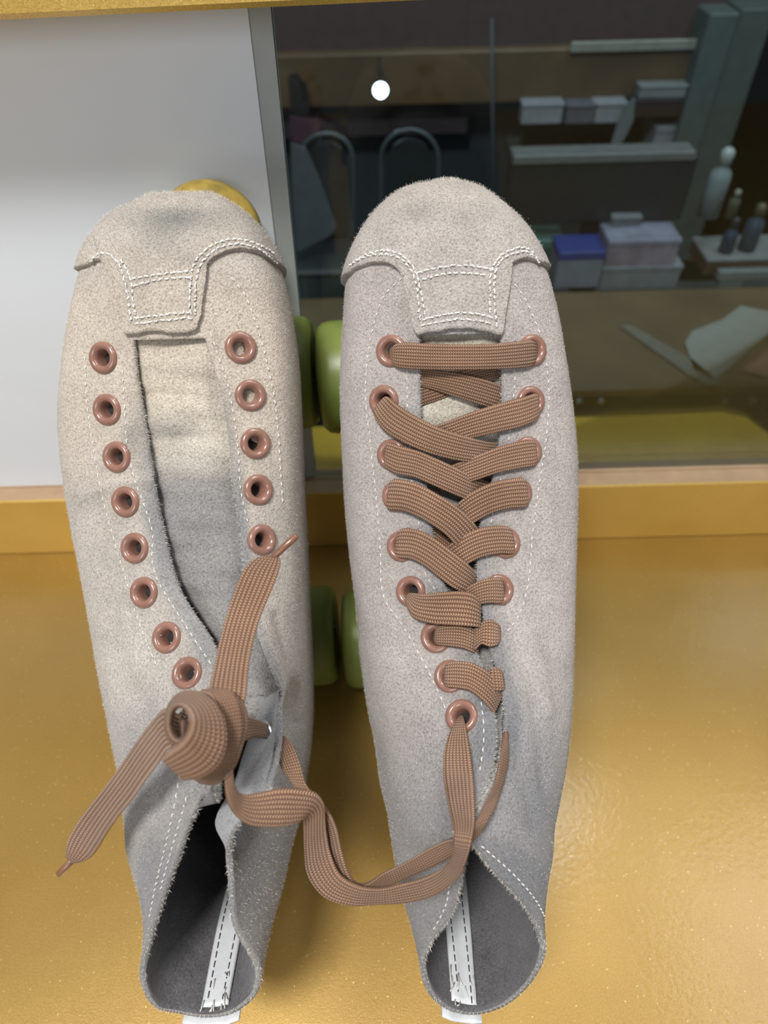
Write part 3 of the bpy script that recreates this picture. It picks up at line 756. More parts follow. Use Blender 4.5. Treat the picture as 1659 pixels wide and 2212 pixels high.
floorZ = 0
def skate(key, label, group, uc_r, uc_f, stop):
    uc = uc_r
    root = empty('roller_skate', (uc, 217, 0), label, 'roller skate')
    D = build_boot(key, root)
    L, Fm, Xy, Vy = hardware(root, uc_r, uc_f)
    if stop:
        # adjustable stopper: stem out of the plate, big yellow rubber disc leaning forward under the toe
        a = L(8, 192, -14); c = atD(454, 517, 312); ax_ = nrm(np.array([0, .35, -.4])+ -Wd*.7+Vd*.75)
        ax_ = nrm(c-a)
        v, f = tube([a, c-ax_*8], 4, 16); mesh('stopper_stem', v, f, ALU, root)
        nrmv = nrm(CP*[1, 1, 1]-c); dsc = nrm(-nrmv*.9+ax_*.6); X_, Y_, Z_ = axes(dsc)
        M_ = frame(c, X_, Y_, Z_)
        prof = [(0.01, -6), (15, -6), (20, -5), (23.5, -1), (23.5, 7), (22, 10), (0.01, 10.5)]
        v, f = xf(lathe(prof, 56), M_); ts_ = mesh('toe_stop', v, f, YEL, root); ts_['label'] = 'round yellow rubber toe stop'
    return root, D

rootL, DL = skate('left', 'unlaced sand suede roller skate with stained tongue and yellow toe stop beside the white panel', None, -79, -83, True)
rootR, DR = skate('right', 'grey suede roller skate laced up with flat brown laces', None, 25, 19, False)

# ------------------------------------------------------------------ laces
bR, bL = DR['closed'], DL['closed']
laceR = rootR
LACEP, KNOTP = [], []
rows = [
 [(846, 754, 843, 772, -2, -2), (856, 743, 852, 790, 1.5, 1.5), (875, 740, 872, 796, 2.6, 2.6), (940, 743, 940, 799, 2.8, 2.8), (1000, 744, 1000, 799, 2.8, 2.8), (1060, 743, 1060, 798, 2.8, 2.8), (1120, 737, 1120, 795, 2.6, 2.6), (1150, 735, 1150, 790, 1.8, 1.8), (1160, 748, 1160, 776, -2, -2)],
 [(1162, 862, 1162, 885, -2, -2), (1156, 850, 1160, 905, 1.8, 1.8), (1130, 857, 1125, 922, 2.6, 2.6), (1085, 869, 1075, 934, 2.6, 2.6), (1024, 888, 1015, 948, 2.2, 2.2), (965, 910, 960, 965, .4, .4), (925, 925, 915, 975, -2, -2)],
 [(832, 862, 814, 880, -2, -2), (838, 857, 806, 893, 1.8, 1.8), (862, 876, 828, 928, 2.8, 2.8), (900, 900, 868, 954, 3.4, 3.4), (945, 922, 920, 977, 3.8, 3.8), (1000, 940, 985, 994, 3, 3), (1045, 952, 1042, 1000, .5, .5), (1085, 958, 1085, 1000, -4, -4)],
 [(1158, 965, 1158, 990, -2, -2), (1150, 951, 1156, 1005, 1.8, 1.8), (1125, 953, 1122, 1012, 2.6, 2.6), (1080, 964, 1075, 1022, 2.6, 2.6), (1030, 983, 1030, 1037, 2.2, 2.2), (975, 1005, 980, 1052, .4, .4), (940, 1020, 945, 1066, -2, -2)],
 [(838, 965, 833, 995, -2, -2), (840, 956, 833, 1008, 1.8, 1.8), (865, 963, 853, 1022, 2.8, 2.8), (905, 974, 895, 1031, 3.4, 3.4), (940, 989, 932, 1047, 3.8, 3.8), (985, 1010, 975, 1066, 3.4, 3.4), (1020, 1028, 1012, 1080, 1, 1), (1055, 1040, 1050, 1085, -4, -4)],
 [(1138, 1052, 1138, 1080, -2, -2), (1130, 1033, 1137, 1095, 1.8, 1.8), (1095, 1035, 1102, 1098, 2.6, 2.6), (1060, 1043, 1062, 1109, 2.6, 2.6), (1020, 1062, 1030, 1126, 2.2, 2.2), (985, 1090, 1000, 1145, .4, .4), (955, 1115, 970, 1165, -2, -2)],
 [(843, 1055, 838, 1088, -2, -2), (848, 1036, 838, 1100, 1.8, 1.8), (875, 1037, 866, 1103, 2.8, 2.8), (908, 1047, 893, 1112, 3.4, 3.4), (950, 1070, 927, 1130, 3.8, 3.8), (992, 1098, 962, 1155, 3.6, 3.6), (1025, 1130, 990, 1185, 1.5, 1.5), (1045, 1160, 1015, 1210, -3, -3)],
 [(1108, 1158, 1110, 1185, -2, -2), (1098, 1138, 1108, 1196, 1.8, 1.8), (1070, 1136, 1080, 1196, 2.6, 2.6), (1035, 1141, 1043, 1203, 2.6, 2.6), (1000, 1157, 1015, 1216, 2.2, 2.2), (965, 1180, 985, 1238, .2, .2), (945, 1200, 965, 1255, -2, -2)],
 [(858, 1165, 856, 1190, -2, -2), (866, 1143, 860, 1204, 1.8, 1.8), (900, 1144, 888, 1208, 2.8, 2.8), (935, 1160, 915, 1222, 3.4, 3.4), (973, 1188, 945, 1245, 3.8, 3.8), (1003, 1212, 975, 1268, 3.2, 3.2), (1022, 1230, 1005, 1284, .8, .8), (1030, 1255, 1022, 1290, -4, -4)],
 [(1086, 1265, 1086, 1288, -2, -2), (1080, 1248, 1083, 1303, 1.8, 1.8), (1055, 1249, 1056, 1303, 2.6, 2.6), (1030, 1257, 1035, 1307, 2.2, 2.2), (1005, 1272, 1010, 1320, 1.2, 1.2), (985, 1285, 990, 1330, -1, -1)],
 [(1080, 1358, 1080, 1380, -2, -2), (1073, 1345, 1073, 1394, 1.8, 1.8), (1058, 1338, 1057, 1397, 2.6, 2.6), (1042, 1344, 1040, 1392, 2.2, 2.2), (1026, 1356, 1030, 1402, 1.4, 1.4), (1012, 1372, 1022, 1416, -2.5, -2.5)],
 [(942, 1362, 940, 1386, -2, -2), (948, 1352, 945, 1393, 1.4, 1.4), (972, 1347, 968, 1396, 2.6, 2.6), (1000, 1348, 998, 1400, 2.6, 2.6), (1022, 1358, 1018, 1408, 1.6, 1.6), (1036, 1375, 1030, 1418, -3, -3)],
 [(883, 1284, 878, 1296, -2, -2), (890, 1281, 876, 1300, 1.5, 1.5), (915, 1283, 888, 1330, 3.2, 3.2), (955, 1279, 925, 1346, 4.2, 4.2), (995, 1277, 975, 1351, 4.8, 4.8), (1020, 1282, 1010, 1353, 4.8, 4.8), (1034, 1296, 1034, 1356, 3.4, 3.4), (1034, 1300, 1033, 1360, 1, 1)],
 [(1086, 1465, 1086, 1480, -2, -2), (1078, 1444, 1086, 1492, 1.8, 1.8), (1064, 1442, 1068, 1492, 2.4, 2.4), (1048, 1450, 1050, 1490, .5, .5)],
 [(962, 1445, 962, 1474, -2, -2), (968, 1431, 966, 1484, 1.8, 1.8), (990, 1428, 990, 1487, 2.8, 2.8), (1020, 1432, 1014, 1492, 3.2, 3.2), (1048, 1447, 1034, 1506, 3.2, 3.2), (1070, 1468, 1052, 1524, 2.2, 2.2), (1084, 1500, 1066, 1542, -.5, -.5)],
]
for r in rows: add_ribbon('crossing', r, laceR, bR)
under = [[(895, 795, 893, 832, -3.2, -3.2), (945, 801, 935, 842, -2.4, -2.4), (1000, 808, 978, 856, -2, -2), (1055, 822, 1035, 874, -2.4, -2.4), (1105, 840, 1095, 892, -3.4, -3.4)],
         [(893, 828, 893, 882, -3.6, -3.6), (940, 812, 945, 866, -4, -4), (990, 798, 1000, 846, -4.2, -4.2), (1040, 788, 1052, 826, -4, -4), (1100, 780, 1104, 812, -3.6, -3.6)],
         [(925, 1120, 922, 1172, -3.5, -3.5), (955, 1145, 948, 1196, -3.5, -3.5), (990, 1170, 975, 1222, -3.5, -3.5), (1020, 1200, 1005, 1250, -4, -4)],
         [(930, 1195, 935, 1235, -3.5, -3.5), (960, 1190, 965, 1245, -4.5, -4.5), (1000, 1180, 1005, 1240, -5, -5)]]
for r in under: add_ribbon('under_crossing', r, laceR, bR)
# the two long ends hanging across to the other skate
z1 = [(994, 1548, 1001, 1552, -2, -2), (984, 1560, 1004, 1560, 2, 2.5), (969, 1588, 1009, 1585, 4, 4), (959, 1627, 1016, 1627, 5, 5), (958, 1677, 1022, 1677, 6, 6), (964, 1720, 1025, 1722, 7, 7), (973, 1765, 1026, 1770, 8, 8),
      (980, 1810, 1019, 1816, 195, 192), (976, 1848, 1008, 1858, 196, 192), (955, 1875, 985, 1902, 198, 196), (915, 1895, 938, 1935, 200, 200), (868, 1908, 880, 1950, 202, 202), (820, 1918, 818, 1954, 203, 204), (775, 1912, 757, 1956, 205, 207), (735, 1888, 698, 1936, 207, 210),
      (715, 1845, 664, 1890, 208, 212), (706, 1800, 657, 1835, 206, 211), (703, 1765, 655, 1790, 203, 207), (700, 1735, 652, 1770, 199, 202), (682, 1712, 640, 1778, 196, 197), (650, 1704, 612, 1785, 194, 194), (605, 1703, 575, 1787, 192, 191), (560, 1712, 537, 1782, 190, 188), (528, 1716, 512, 1765, 187, 185), (508, 1700, 493, 1735, 183, 181), (504, 1670, 485, 1690, 181, 180), (506, 1640, 488, 1650, 182, 182)]
z2 = [(1096, 1580, 1088, 1590, 2, -1), (1099, 1605, 1079, 1640, 2.2, 2.2), (1097, 1655, 1068, 1690, 2.6, 2.8), (1082, 1712, 1045, 1738, 3.5, 4), (1058, 1768, 1020, 1788, 202, 200), (1028, 1810, 990, 1808, 201, 200), (990, 1842, 962, 1815, 202, 203), (945, 1868, 925, 1833, 204, 205), (890, 1893, 876, 1862, 206, 207), (840, 1915, 828, 1885, 208, 208), (795, 1933, 790, 1908, 210, 208), (755, 1935, 768, 1905, 212, 209),
      (715, 1910, 752, 1880, 214, 210), (692, 1860, 738, 1835, 214, 210), (682, 1800, 728, 1790, 212, 208), (668, 1760, 712, 1755, 209, 206), (648, 1720, 685, 1722, 208, 206), (628, 1690, 662, 1695, 208, 207), (608, 1660, 648, 1650, 209, 210), (598, 1630, 632, 1610, 212, 214), (595, 1605, 615, 1590, 216, 218)]
add_ribbon('loose_end', z1, laceR, bR); add_ribbon('loose_end', z2, laceR, bR)

# knot and its two tails on the unlaced skate: other ends of the same lace
g = [(455, 1530, 520, 1548, 186, 185), (452, 1490, 532, 1500, 190, 188), (462, 1440, 537, 1445, 195, 193), (474, 1385, 547, 1388, 200, 198), (490, 1325, 564, 1330, 204, 202), (512, 1262, 588, 1272, 207, 205), (528, 1228, 601, 1238, 208, 206), (548, 1208, 606, 1217, 208, 207), (570, 1200, 603, 1204, 208, 208), (586, 1198, 597, 1203, 208, 208)]
add_ribbon('tail', g, laceR, None)
t_ = [(390, 1545, 395, 1612, 187, 185), (358, 1530, 365, 1618, 190, 188), (330, 1556, 342, 1650, 193, 190), (300, 1595, 316, 1685, 196, 193), (268, 1642, 288, 1725, 199, 196), (230, 1695, 258, 1762, 202, 199), (190, 1745, 232, 1800, 205, 202), (160, 1788, 214, 1830, 207, 204), (146, 1818, 200, 1848, 208, 205), (143, 1843, 178, 1862, 208, 206), (147, 1858, 160, 1864, 208, 207)]
add_ribbon('tail', t_, laceR, None)
AGL = []
def aglet(a, b, r):
    v, f = tube([a, a+(b-a)*.03, a+(b-a)*.5, a+(b-a)*.97, b], [r*.8, r, r, r, r*.8], 14); AGL.append((v, f))
aglet(atD(590, 1203, 208), atD(641, 1157, 208), 1.1); aglet(atD(155, 1858, 207.5), atD(127, 1889, 208), 1.05)
k1 = [(350, 1634, 404, 1684, 170, 172), (368, 1618, 440, 1678, 166, 170), (388, 1602, 474, 1652, 163, 170), (402, 1582, 490, 1610, 162, 171), (408, 1560, 486, 1560, 163, 173), (404, 1540, 465, 1519, 166, 175), (392, 1528, 432, 1497, 170, 178), (379, 1530, 398, 1495, 174, 181), (370, 1545, 374, 1512, 177, 184), (368, 1568, 361, 1545, 178, 185), (376, 1590, 362, 1584, 177, 185), (388, 1596, 380, 1612, 175, 184), (397, 1580, 405, 1605, 173, 183), (397, 1556, 412, 1560, 175, 184)]
add_ribbon('knot_loop', k1, laceR, None, 1.9)
k2 = [(455, 1498, 508, 1510, 186, 190), (478, 1512, 530, 1530, 182, 186), (490, 1555, 535, 1566, 179, 183), (486, 1605, 524, 1612, 178, 181), (468, 1645, 508, 1655, 179, 182), (440, 1668, 474, 1690, 181, 184), (418, 1672, 440, 1690, 186, 188)]
add_ribbon('knot_wrap', k2, laceR, None, 2.0)
k3 = [(430, 1497, 470, 1492, 186, 190), (455, 1508, 505, 1500, 180, 183), (474, 1545, 519, 1535, 177, 180), (480, 1590, 522, 1590, 176, 179), (470, 1630, 506, 1640, 177, 181), (448, 1655, 478, 1670, 180, 186)]
add_ribbon('knot_wrap', k3, laceR, None, 1.8)
k4 = [(500, 1535, 500, 1600, 186, 185), (525, 1543, 522, 1602, 190, 189), (548, 1552, 548, 1594, 200, 199), (575, 1562, 571, 1596, 211, 211)]
add_ribbon('knot_end', k4, laceR, None, 1.8)
# body of the knot, seen between its wraps
kc = atD(448, 1585, 190); V, F = [], []
for i in range(17):
    for j in range(28):
        a, b = math.pi*i/16, 2*math.pi*j/28
        V.append(kc + (Rt*math.sin(a)*math.cos(b)*9 + Up*math.cos(a)*10 + nrm(Fw)*math.sin(a)*math.sin(b)*6.5)*(1+.05*math.sin(5*b+3*a)))
for i in range(16):
    for j in range(28): F.append((i*28+j, i*28+(j+1) % 28, (i+1)*28+(j+1) % 28, (i+1)*28+j))
KNOTP.append((V, F, [((k % 28)/9, (k//28)*1.8) for k in range(len(V))]))
def uvjoin(L): v, f = join([(a, b) for a, b, _ in L]); return v, f, [q for _, _, c in L for q in c]
v, f, uv = uvjoin(LACEP); lace = mesh('shoe_lace', v, f, LACE, rootR, uvs=uv); lace['_o'] = rootR['_o']; lace['label'] = 'flat brown braided lace, its ends hanging over and knotted at the other skate'
v, f, uv = uvjoin(KNOTP); mesh('knot', v, f, LACE, lace, uvs=uv)
for v, f in AGL: mesh('aglet', v, f, AGLET, lace)

# ------------------------------------------------------------------ shelf, ridge, glass, panel
YG = 321.5; RH = 53.4; YR = 308
def plank(name, x0, x1, y0, y1, z0, z1, m, r=1.2, at=None): v, f = box(x0, x1, y0, y1, z0, z1, r); return mesh(name, v, f, m, smooth=False)
struct(plank('floor', -900, 900, -500, YR+30, -25, 0, GOLD, 0))
ridge = plank('trim_1', -900, 900, YR, YG-.2, 0, RH, [GOLD_EDGE, simple('tan_top', (.45, .30, .18), .6, var=.1)], 1.0); struct(ridge)
for p in ridge.data.polygons:
    if p.normal.z > .9: p.material_index = 1
struct(plank('trim_4', -900, 900, YG, YG+9, -25, RH-.6, [simple('tan_edge', (.42, .28, .17), .6, var=.08)], 0))
p0 = atY(0, 30, YG-42); p1 = atY(640, 0, YG-42)
ang = math.atan2(p1[2]-p0[2], p1[0]-p0[0])
rail = box(-300, 500, YG-42, YG+10, 0, 45, 2); M_ = np.eye(4); c_, s_ = math.cos(ang), math.sin(ang)
M_[:3, :3] = [[c_, 0, -s_], [0, 1, 0], [s_, 0, c_]]; M_[:3, 3] = [p0[0], 0, p0[2]-2]
v, f = xf(rail, M_); struct(mesh('trim_2', v, f, GOLD_EDGE, smooth=False))
PANEL = simple('white_panel', (.77, .82, .89), .45, var=.015, scale=12)
# panel left of the glass, edge leaning as traced
e0, e1 = atY(533, 20, YG-1), atY(655, 1040, YG-1); e2, e3 = atY(597, 20, YG-1), atY(690, 1040, YG-1)
def prism(poly, y0, y1):
    n = len(poly); V = [(x, y0, z) for x, z in poly]+[(x, y1, z) for x, z in poly]
    F = [tuple(range(n)), tuple(range(2*n-1, n-1, -1))]+[(i, n+i, n+(i+1) % n, (i+1) % n) for i in range(n)]
    return V, F
def ext(a, b, z): t = (z-a[2])/(b[2]-a[2]); return a[0]+(b[0]-a[0])*t
z0, z1 = RH-3, 420
v, f = prism([(-900, z0), (ext(e0, e1, z0), z0), (ext(e0, e1, z1), z1), (-900, z1)], YG+1, YG+7); struct(mesh('wall_left', v, f, PANEL, smooth=False))
FR = simple('grey_frame', (.42, .45, .45), .4, var=.05)
v, f = prism([(ext(e0, e1, z0), z0), (ext(e2, e3, z0)-2.5, z0), (ext(e2, e3, z1)-2.5, z1), (ext(e0, e1, z1), z1)], YG+2, YG+9); struct(mesh('trim_3', v, f, FR, smooth=False))
def glass_mat():
    m, nt, b = mat('shop_glass'); nt.nodes.remove(b); out = nt.nodes['Material Output']
    tr_ = N(nt, 'ShaderNodeBsdfTransparent'); tr_.inputs[0].default_value = (.66, .74, .75, 1)
    gl = N(nt, 'ShaderNodeBsdfGlossy'); gl.inputs['Roughness'].default_value = .02
    fr = N(nt, 'ShaderNodeFresnel'); fr.inputs[0].default_value = 1.45
    ns = noise(nt, 9, 4); mx = N(nt, 'ShaderNodeMixShader')
    nt.links.new(math_(nt, 'MULTIPLY', fr.outputs[0], .75), mx.inputs[0]); nt.links.new(tr_.outputs[0], mx.inputs[1]); nt.links.new(gl.outputs[0], mx.inputs[2])
    nt.links.new(mx.outputs[0], out.inputs[0]); return m
v, f = prism([(ext(e2, e3, z0)-2.5, z0), (900, z0), (900, z1), (ext(e2, e3, z1)-2.5, z1)], YG+3, YG+7); struct(mesh('window_1', v, f, glass_mat(), smooth=False))

# ------------------------------------------------------------------ room behind the glass
def flat(name, pts, thick, m, label, cat, group=None, Z=None, Y=None):
    """thin sheet or board from traced corners on a level (Z) or upright (Y) plane"""
    P = [atZ(x, y, Z) if Z is not None else atY(x, y, Y) for x, y in pts]; n = len(P)
    d = np.array([0, 0, thick]) if Z is not None else np.array([0, thick, 0])
    if Z is not None: P2 = [p-d for p in P]
    else: P2 = [p+d for p in P]
    F = [tuple(range(n)), tuple(range(2*n-1, n-1, -1))]+[(i, n+i, n+(i+1) % n, (i+1) % n) for i in range(n)]
    o = mesh(name, P+P2, F, m, smooth=False, at=np.mean(P, 0)); return tag(o, label, cat, group)
def mk(name, c, r=.6, **k): return simple(name, c, r, **k)
DW = mk('dim_wall', (.045, .052, .060)); struct(plank('wall_back', -900, 1600, 1200, 1220, -500, 600, DW, 0)); struct(plank('ground', -900, 1600, YG+30, 1200, -510, -500, mk('dim_floor', (.03, .033, .036)), 0))
board = flat('yellow_board', [(600, 1050), (1720, 1035), (1690, 960), (1612, 902), (1560, 890), (1300, 900), (1100, 906), (600, 925)], 6, mk('yellow_vinyl', (.95, .56, .07), .4, var=.15, scale=14), 'glossy yellow board lying low behind the glass', 'board', Z=-131)
# desk
dk = empty('desk', (250, 700, -500), 'dull brown desk top with a black front panel behind the glass', 'desk')
v, f = box(-330, 1000, 600, 800, -112, -100, 2); mesh('desk_top', v, f, mk('brown_top', (.13, .088, .048), .5, var=.25, scale=9), dk, smooth=False)
v, f = box(-330, 1000, 601, 606, -150, -112.5, 0); mesh('front_panel', v, f, mk('black_panel', (.012, .014, .016), .4), dk, smooth=False)
for x in (-320, 985):
    for y in (612, 780): v, f = box(x, x+14, y, y+14, -500, -112, 1); mesh('leg', v, f, PLATE, dk, smooth=False)
for px in (1250, 1298, 1566, 1628):
    c = atY(px, 868, 600); v, f = xf(lathe([(0.01, 3), (3, 2.4), (4.5, 0)], 14), frame(c, (1, 0, 0), (0, 0, 1), (0, -1, 0))); mesh('bolt', v, f, ALU, dk)
PAPER = mk('grey_paper', (.26, .26, .235), .7, var=.08)
flat('paper_sheet', [(1495, 715), (1560, 690), (1600, 660), (1659, 672), (1750, 700), (1750, 735), (1659, 720), (1545, 820), (1500, 800), (1480, 740)], .6, PAPER, 'crumpled grey paper sheet on the brown desk, folded edge up', 'paper', Z=-98)
flat('paper_sheet', [(1340, 705), (1358, 700), (1495, 775), (1560, 830), (1520, 832)], .6, mk('dim_paper', (.15, .14, .115), .7), 'long narrow grey paper strip lying slantwise on the brown desk', 'paper', Z=-98)
flat('paper_sheet', [(1600, 800), (1659, 760), (1740, 770), (1740, 810), (1650, 812)], .6, mk('pink_paper', (.33, .17, .12), .7), 'small salmon pink paper at the right end of the brown desk', 'paper', Z=-97)
# cupboards on the far wall
cb = empty('wall_cupboard', atY(1000, 100, 1150), 'long wall cupboard with dark red upper doors and a brown lower band', 'cupboard')
def onY(name, x0, y0, x1, y1, Y, depth, m, parent, r=2):
    a, b = atY(x0, y0, Y), atY(x1, y1, Y); v, f = box(min(a[0], b[0]), max(a[0], b[0]), Y, Y+depth, min(a[2], b[2]), max(a[2], b[2]), r); return mesh(name, v, f, m, parent, smooth=False)
onY('upper_door', 560, -60, 1010, 120, 1150, 48, mk('dark_red', (.085, .045, .043)), cb); onY('upper_door', 1014, -60, 1545, 112, 1150, 48, mk('dark_red_b', (.078, .046, .042)), cb)
onY('lower_band', 560, 122, 1500, 212, 1130, 68, mk('brown_wood', (.12, .07, .032), .5, var=.25, scale=10), cb)
onY('under_panel', 560, 214, 1010, 290, 1160, 38, mk('plum_panel', (.06, .042, .048)), cb)
st = onY('chrome_strip', 1235, 92, 1560, 106, 1122, 6, mk('dull_chrome', (.28, .27, .23), .3), cb, 1)
tc_ = empty('tall_cabinet', atY(1580, 500, 1100), 'tall pale green metal cabinet at the right end behind the glass', 'cabinet')
onY('cabinet_side', 1535, 30, 1600, 560, 1100, 60, mk('green_grey', (.085, .105, .10)), tc_); onY('cabinet_door', 1604, 20, 1668, 560, 1096, 60, mk('green_grey_b', (.075, .09, .082)), tc_); onY('cabinet_door', 1672, 20, 1760, 560, 1096, 60, mk('brown_door', (.075, .058, .035)), tc_)
a, b = atY(1062, 40, 1100), atY(1066, 560, 1100)
po = mesh('steel_pole', *tube([a, (a+b)/2, b], 2, 10), mk('dim_steel', (.06, .065, .08), .5), at=b); tag(po, 'thin upright steel pole left of the monitor', 'pole')
# monitor
mo = empty('monitor', atY(1290, 480, 850), 'wide dark monitor standing behind the desk', 'monitor')
v_, f_ = None, None
onY('screen_case', 1105, 345, 1470, 478, 850, 22, mk('screen_black', (.018, .023, .030), .25), mo, 3); onY('top_edge', 1110, 338, 1500, 347, 846, 30, mk('case_grey', (.14, .15, .15), .4), mo, 1)
a = atY(1290, 478, 860); v, f = join([box(a[0]-18, a[0]+18, 858, 870, -196, a[2]+4, 2), box(a[0]-60, a[0]+60, 835, 895, -204, -196, 2)]); mesh('stand', v, f, PLATE, mo, smooth=False)
sb = empty('side_table', (300, 900, -500), 'low grey side table beyond the desk carrying the monitor and boxes', 'table')
v, f = box(130, 640, 810, 1000, -214, -205, 2); mesh('table_top', v, f, mk('grey_top', (.055, .065, .07), .5), sb, smooth=False)
for x in (135, 625):
    for y in (815, 985): v, f = box(x, x+12, y, y+12, -500, -214, 1); mesh('leg', v, f, ALU, sb, smooth=False)
GLSH = mk('pale_green', (.10, .19, .17), .3)
def crate(name, x0, y0, x1, y1, Y, dp, m, label, cat, lidm=None, group=None):
    a, b = atY(x0, y0, Y), atY(x1, y1, Y); xa, xb = sorted((a[0], b[0])); za, zb = sorted((a[2], b[2]))
    o = empty(name, ((xa+xb)/2, Y+dp/2, za), label, cat, group); h = zb-za
    v, f = box(xa, xb, Y, Y+dp, za, zb-h*.22, 1.5); mesh('box_body', v, f, m, o, smooth=False)
    v, f = box(xa-1, xb+1, Y-1, Y+dp+1, zb-h*.22+.1, zb, 1.2); mesh('lid', v, f, lidm or m, o, smooth=False); return o
LGT = mk('pale_card', (.27, .27, .30)); LGT2 = mk('pale_card_b', (.20, .205, .21))
crate('storage_box', 1130, 224, 1212, 268, 1105, 24, LGT, 'pale grey box high on the far wall, left of the lilac box', 'box')
crate('storage_box', 1226, 226, 1284, 268, 1105, 24, mk('lilac_card', (.115, .11, .135)), 'dim lilac box between two pale boxes on the far wall', 'box')
crate('storage_box', 1286, 222, 1346, 266, 1105, 24, LGT, 'pale box with a slanted white sheet against its right side', 'box')
crate('storage_box', 1385, 186, 1480, 212, 1105, 22, LGT2, 'long flat grey box on top of the dark brown box', 'box')
crate('storage_box', 1370, 216, 1500, 252, 1106, 24, mk('dark_brown_card', (.028, .018, .014)), 'dark brown box under the long flat grey box', 'box')
crate('storage_box', 1420, 274, 1497, 338, 1112, 60, mk('white_card', (.22, .22, .26)), 'white carton standing above the right end of the monitor', 'box')
o_ = flat('paper_sheet', [(1345, 232), (1372, 208), (1368, 262), (1330, 335), (1312, 335)], 1, mk('slanted_paper', (.15, .17, .175)), 'narrow white sheet leaning slantwise above the monitor', 'paper', Y=1098)
for (x0, y0, x1, y1, Y, d) in ((1110, 330, 1535, 342, 1110, 90),):
    v, f = None, None
    a, b = atY(x0, y1, Y), atY(x1, y1, Y); v, f = box(a[0], b[0], Y-10, 1199, a[2]-6, a[2], 1); tag(mesh('wall_shelf', v, f, mk('grey_shelf', (.10, .11, .10)), smooth=False, at=((a[0]+b[0])/2, Y, a[2])), 'grey wall shelf holding the white carton above the monitor', 'shelf')
a, b = atY(1095, 510, 830), atY(1475, 520, 830)
# desk-top clutter just beyond the brown desk
v, f = box(a[0], b[0], 815, 900, atY(1200, 524, 815)[2]-4, atY(1200, 524, 815)[2], 1)
crate('storage_box', 1210, 545, 1292, 622, 806, 45, mk('white_tub', (.20, .22, .27), .4), 'white plastic tub with a blue lid beside the tissue box', 'tub', mk('blue_lid', (.03, .05, .22), .4))
crate('tissue_box', 1318, 520, 1455, 575, 806, 50, mk('pink_white', (.26, .21, .26), .5, var=.4, scale=30), 'pink and white tissue box on top of the white carton', 'box', mk('lilac_lid', (.24, .24, .32), .5, var=.3, scale=30))
crate('storage_box', 1305, 577, 1460, 624, 806, 55, mk('grey_white', (.21, .225, .25)), 'low grey white carton under the tissue box', 'box')
crate('storage_box', 1140, 520, 1205, 600, 850, 40, mk('teal_dim', (.045, .09, .085)), 'dim teal box left of the white tub', 'box', GLSH)
crate('storage_box', 1325, 468, 1375, 516, 840, 20, mk('grey_pack', (.17, .18, .20)), 'small grey pack upright behind the tissue box', 'box')
# white bottle
def bottle(px, y0, y1, Y, r, m, m2, label, name='spray_bottle'):
    a, b = atY(px, y1, Y), atY(px, y0, Y); h = b[2]-a[2]; o = empty(name, a, label, 'bottle')
    v, f = xf(lathe([(0.01, 0), (r, 0), (r, h*.55), (r*.9, h*.66), (r*.45, h*.74), (r*.45, h*.78), (0.01, h*.78)], 24), frame(a, (1, 0, 0), (0, 1, 0), (0, 0, 1))); mesh('bottle_body', v, f, m, o)
    v, f = xf(lathe([(0.01, h*.781), (r*.6, h*.781), (r*.6, h*.95), (r*.3, h), (0.01, h)], 20), frame(a, (1, 0, 0), (0, 1, 0), (0, 0, 1))); mesh('cap', v, f, m2, o)
bottle(1528, 320, 465, 850, 13, mk('milky', (.22, .26, .28), .3), mk('milky_cap', (.36, .38, .38), .3), 'tall milky white bottle right of the monitor')
bottle(1560, 470, 560, 830, 9, mk('navy', (.03, .05, .09), .3), mk('navy_cap', (.02, .02, .03), .3), 'short navy blue bottle with black cap on the right side')
bottle(1608, 440, 545, 835, 11, mk('blue_dim', (.04, .07, .11), .3), mk('brown_cap', (.10, .08, .05), .3), 'blue bottle with brown cap near the right edge of the glass')
bottle(1575, 410, 470, 860, 7, mk('olive', (.10, .10, .07), .3), mk('cream_cap', (.26, .26, .22), .3), 'slim olive bottle with cream cap behind the navy one')
crate('storage_box', 1530, 560, 1720, 590, 812, 60, mk('red_brown', (.09, .05, .04), var=.4, scale=30), 'flat red brown box at the far right behind the desk', 'box', LGT2)
wt = empty('white_stool', atY(1575, 640, 802), 'white framed stool standing at the right end of the desk', 'stool')
onY('seat', 1556, 588, 1720, 602, 802, 60, mk('stool_white', (.19, .21, .22), .4), wt, 1); onY('leg', 1558, 602, 1586, 660, 803, 10, mk('stool_white_b', (.17, .19, .20), .4), wt, 1); onY('leg', 1700, 602, 1720, 660, 803, 10, mk('stool_white_c', (.17, .19, .20), .4), wt, 1)
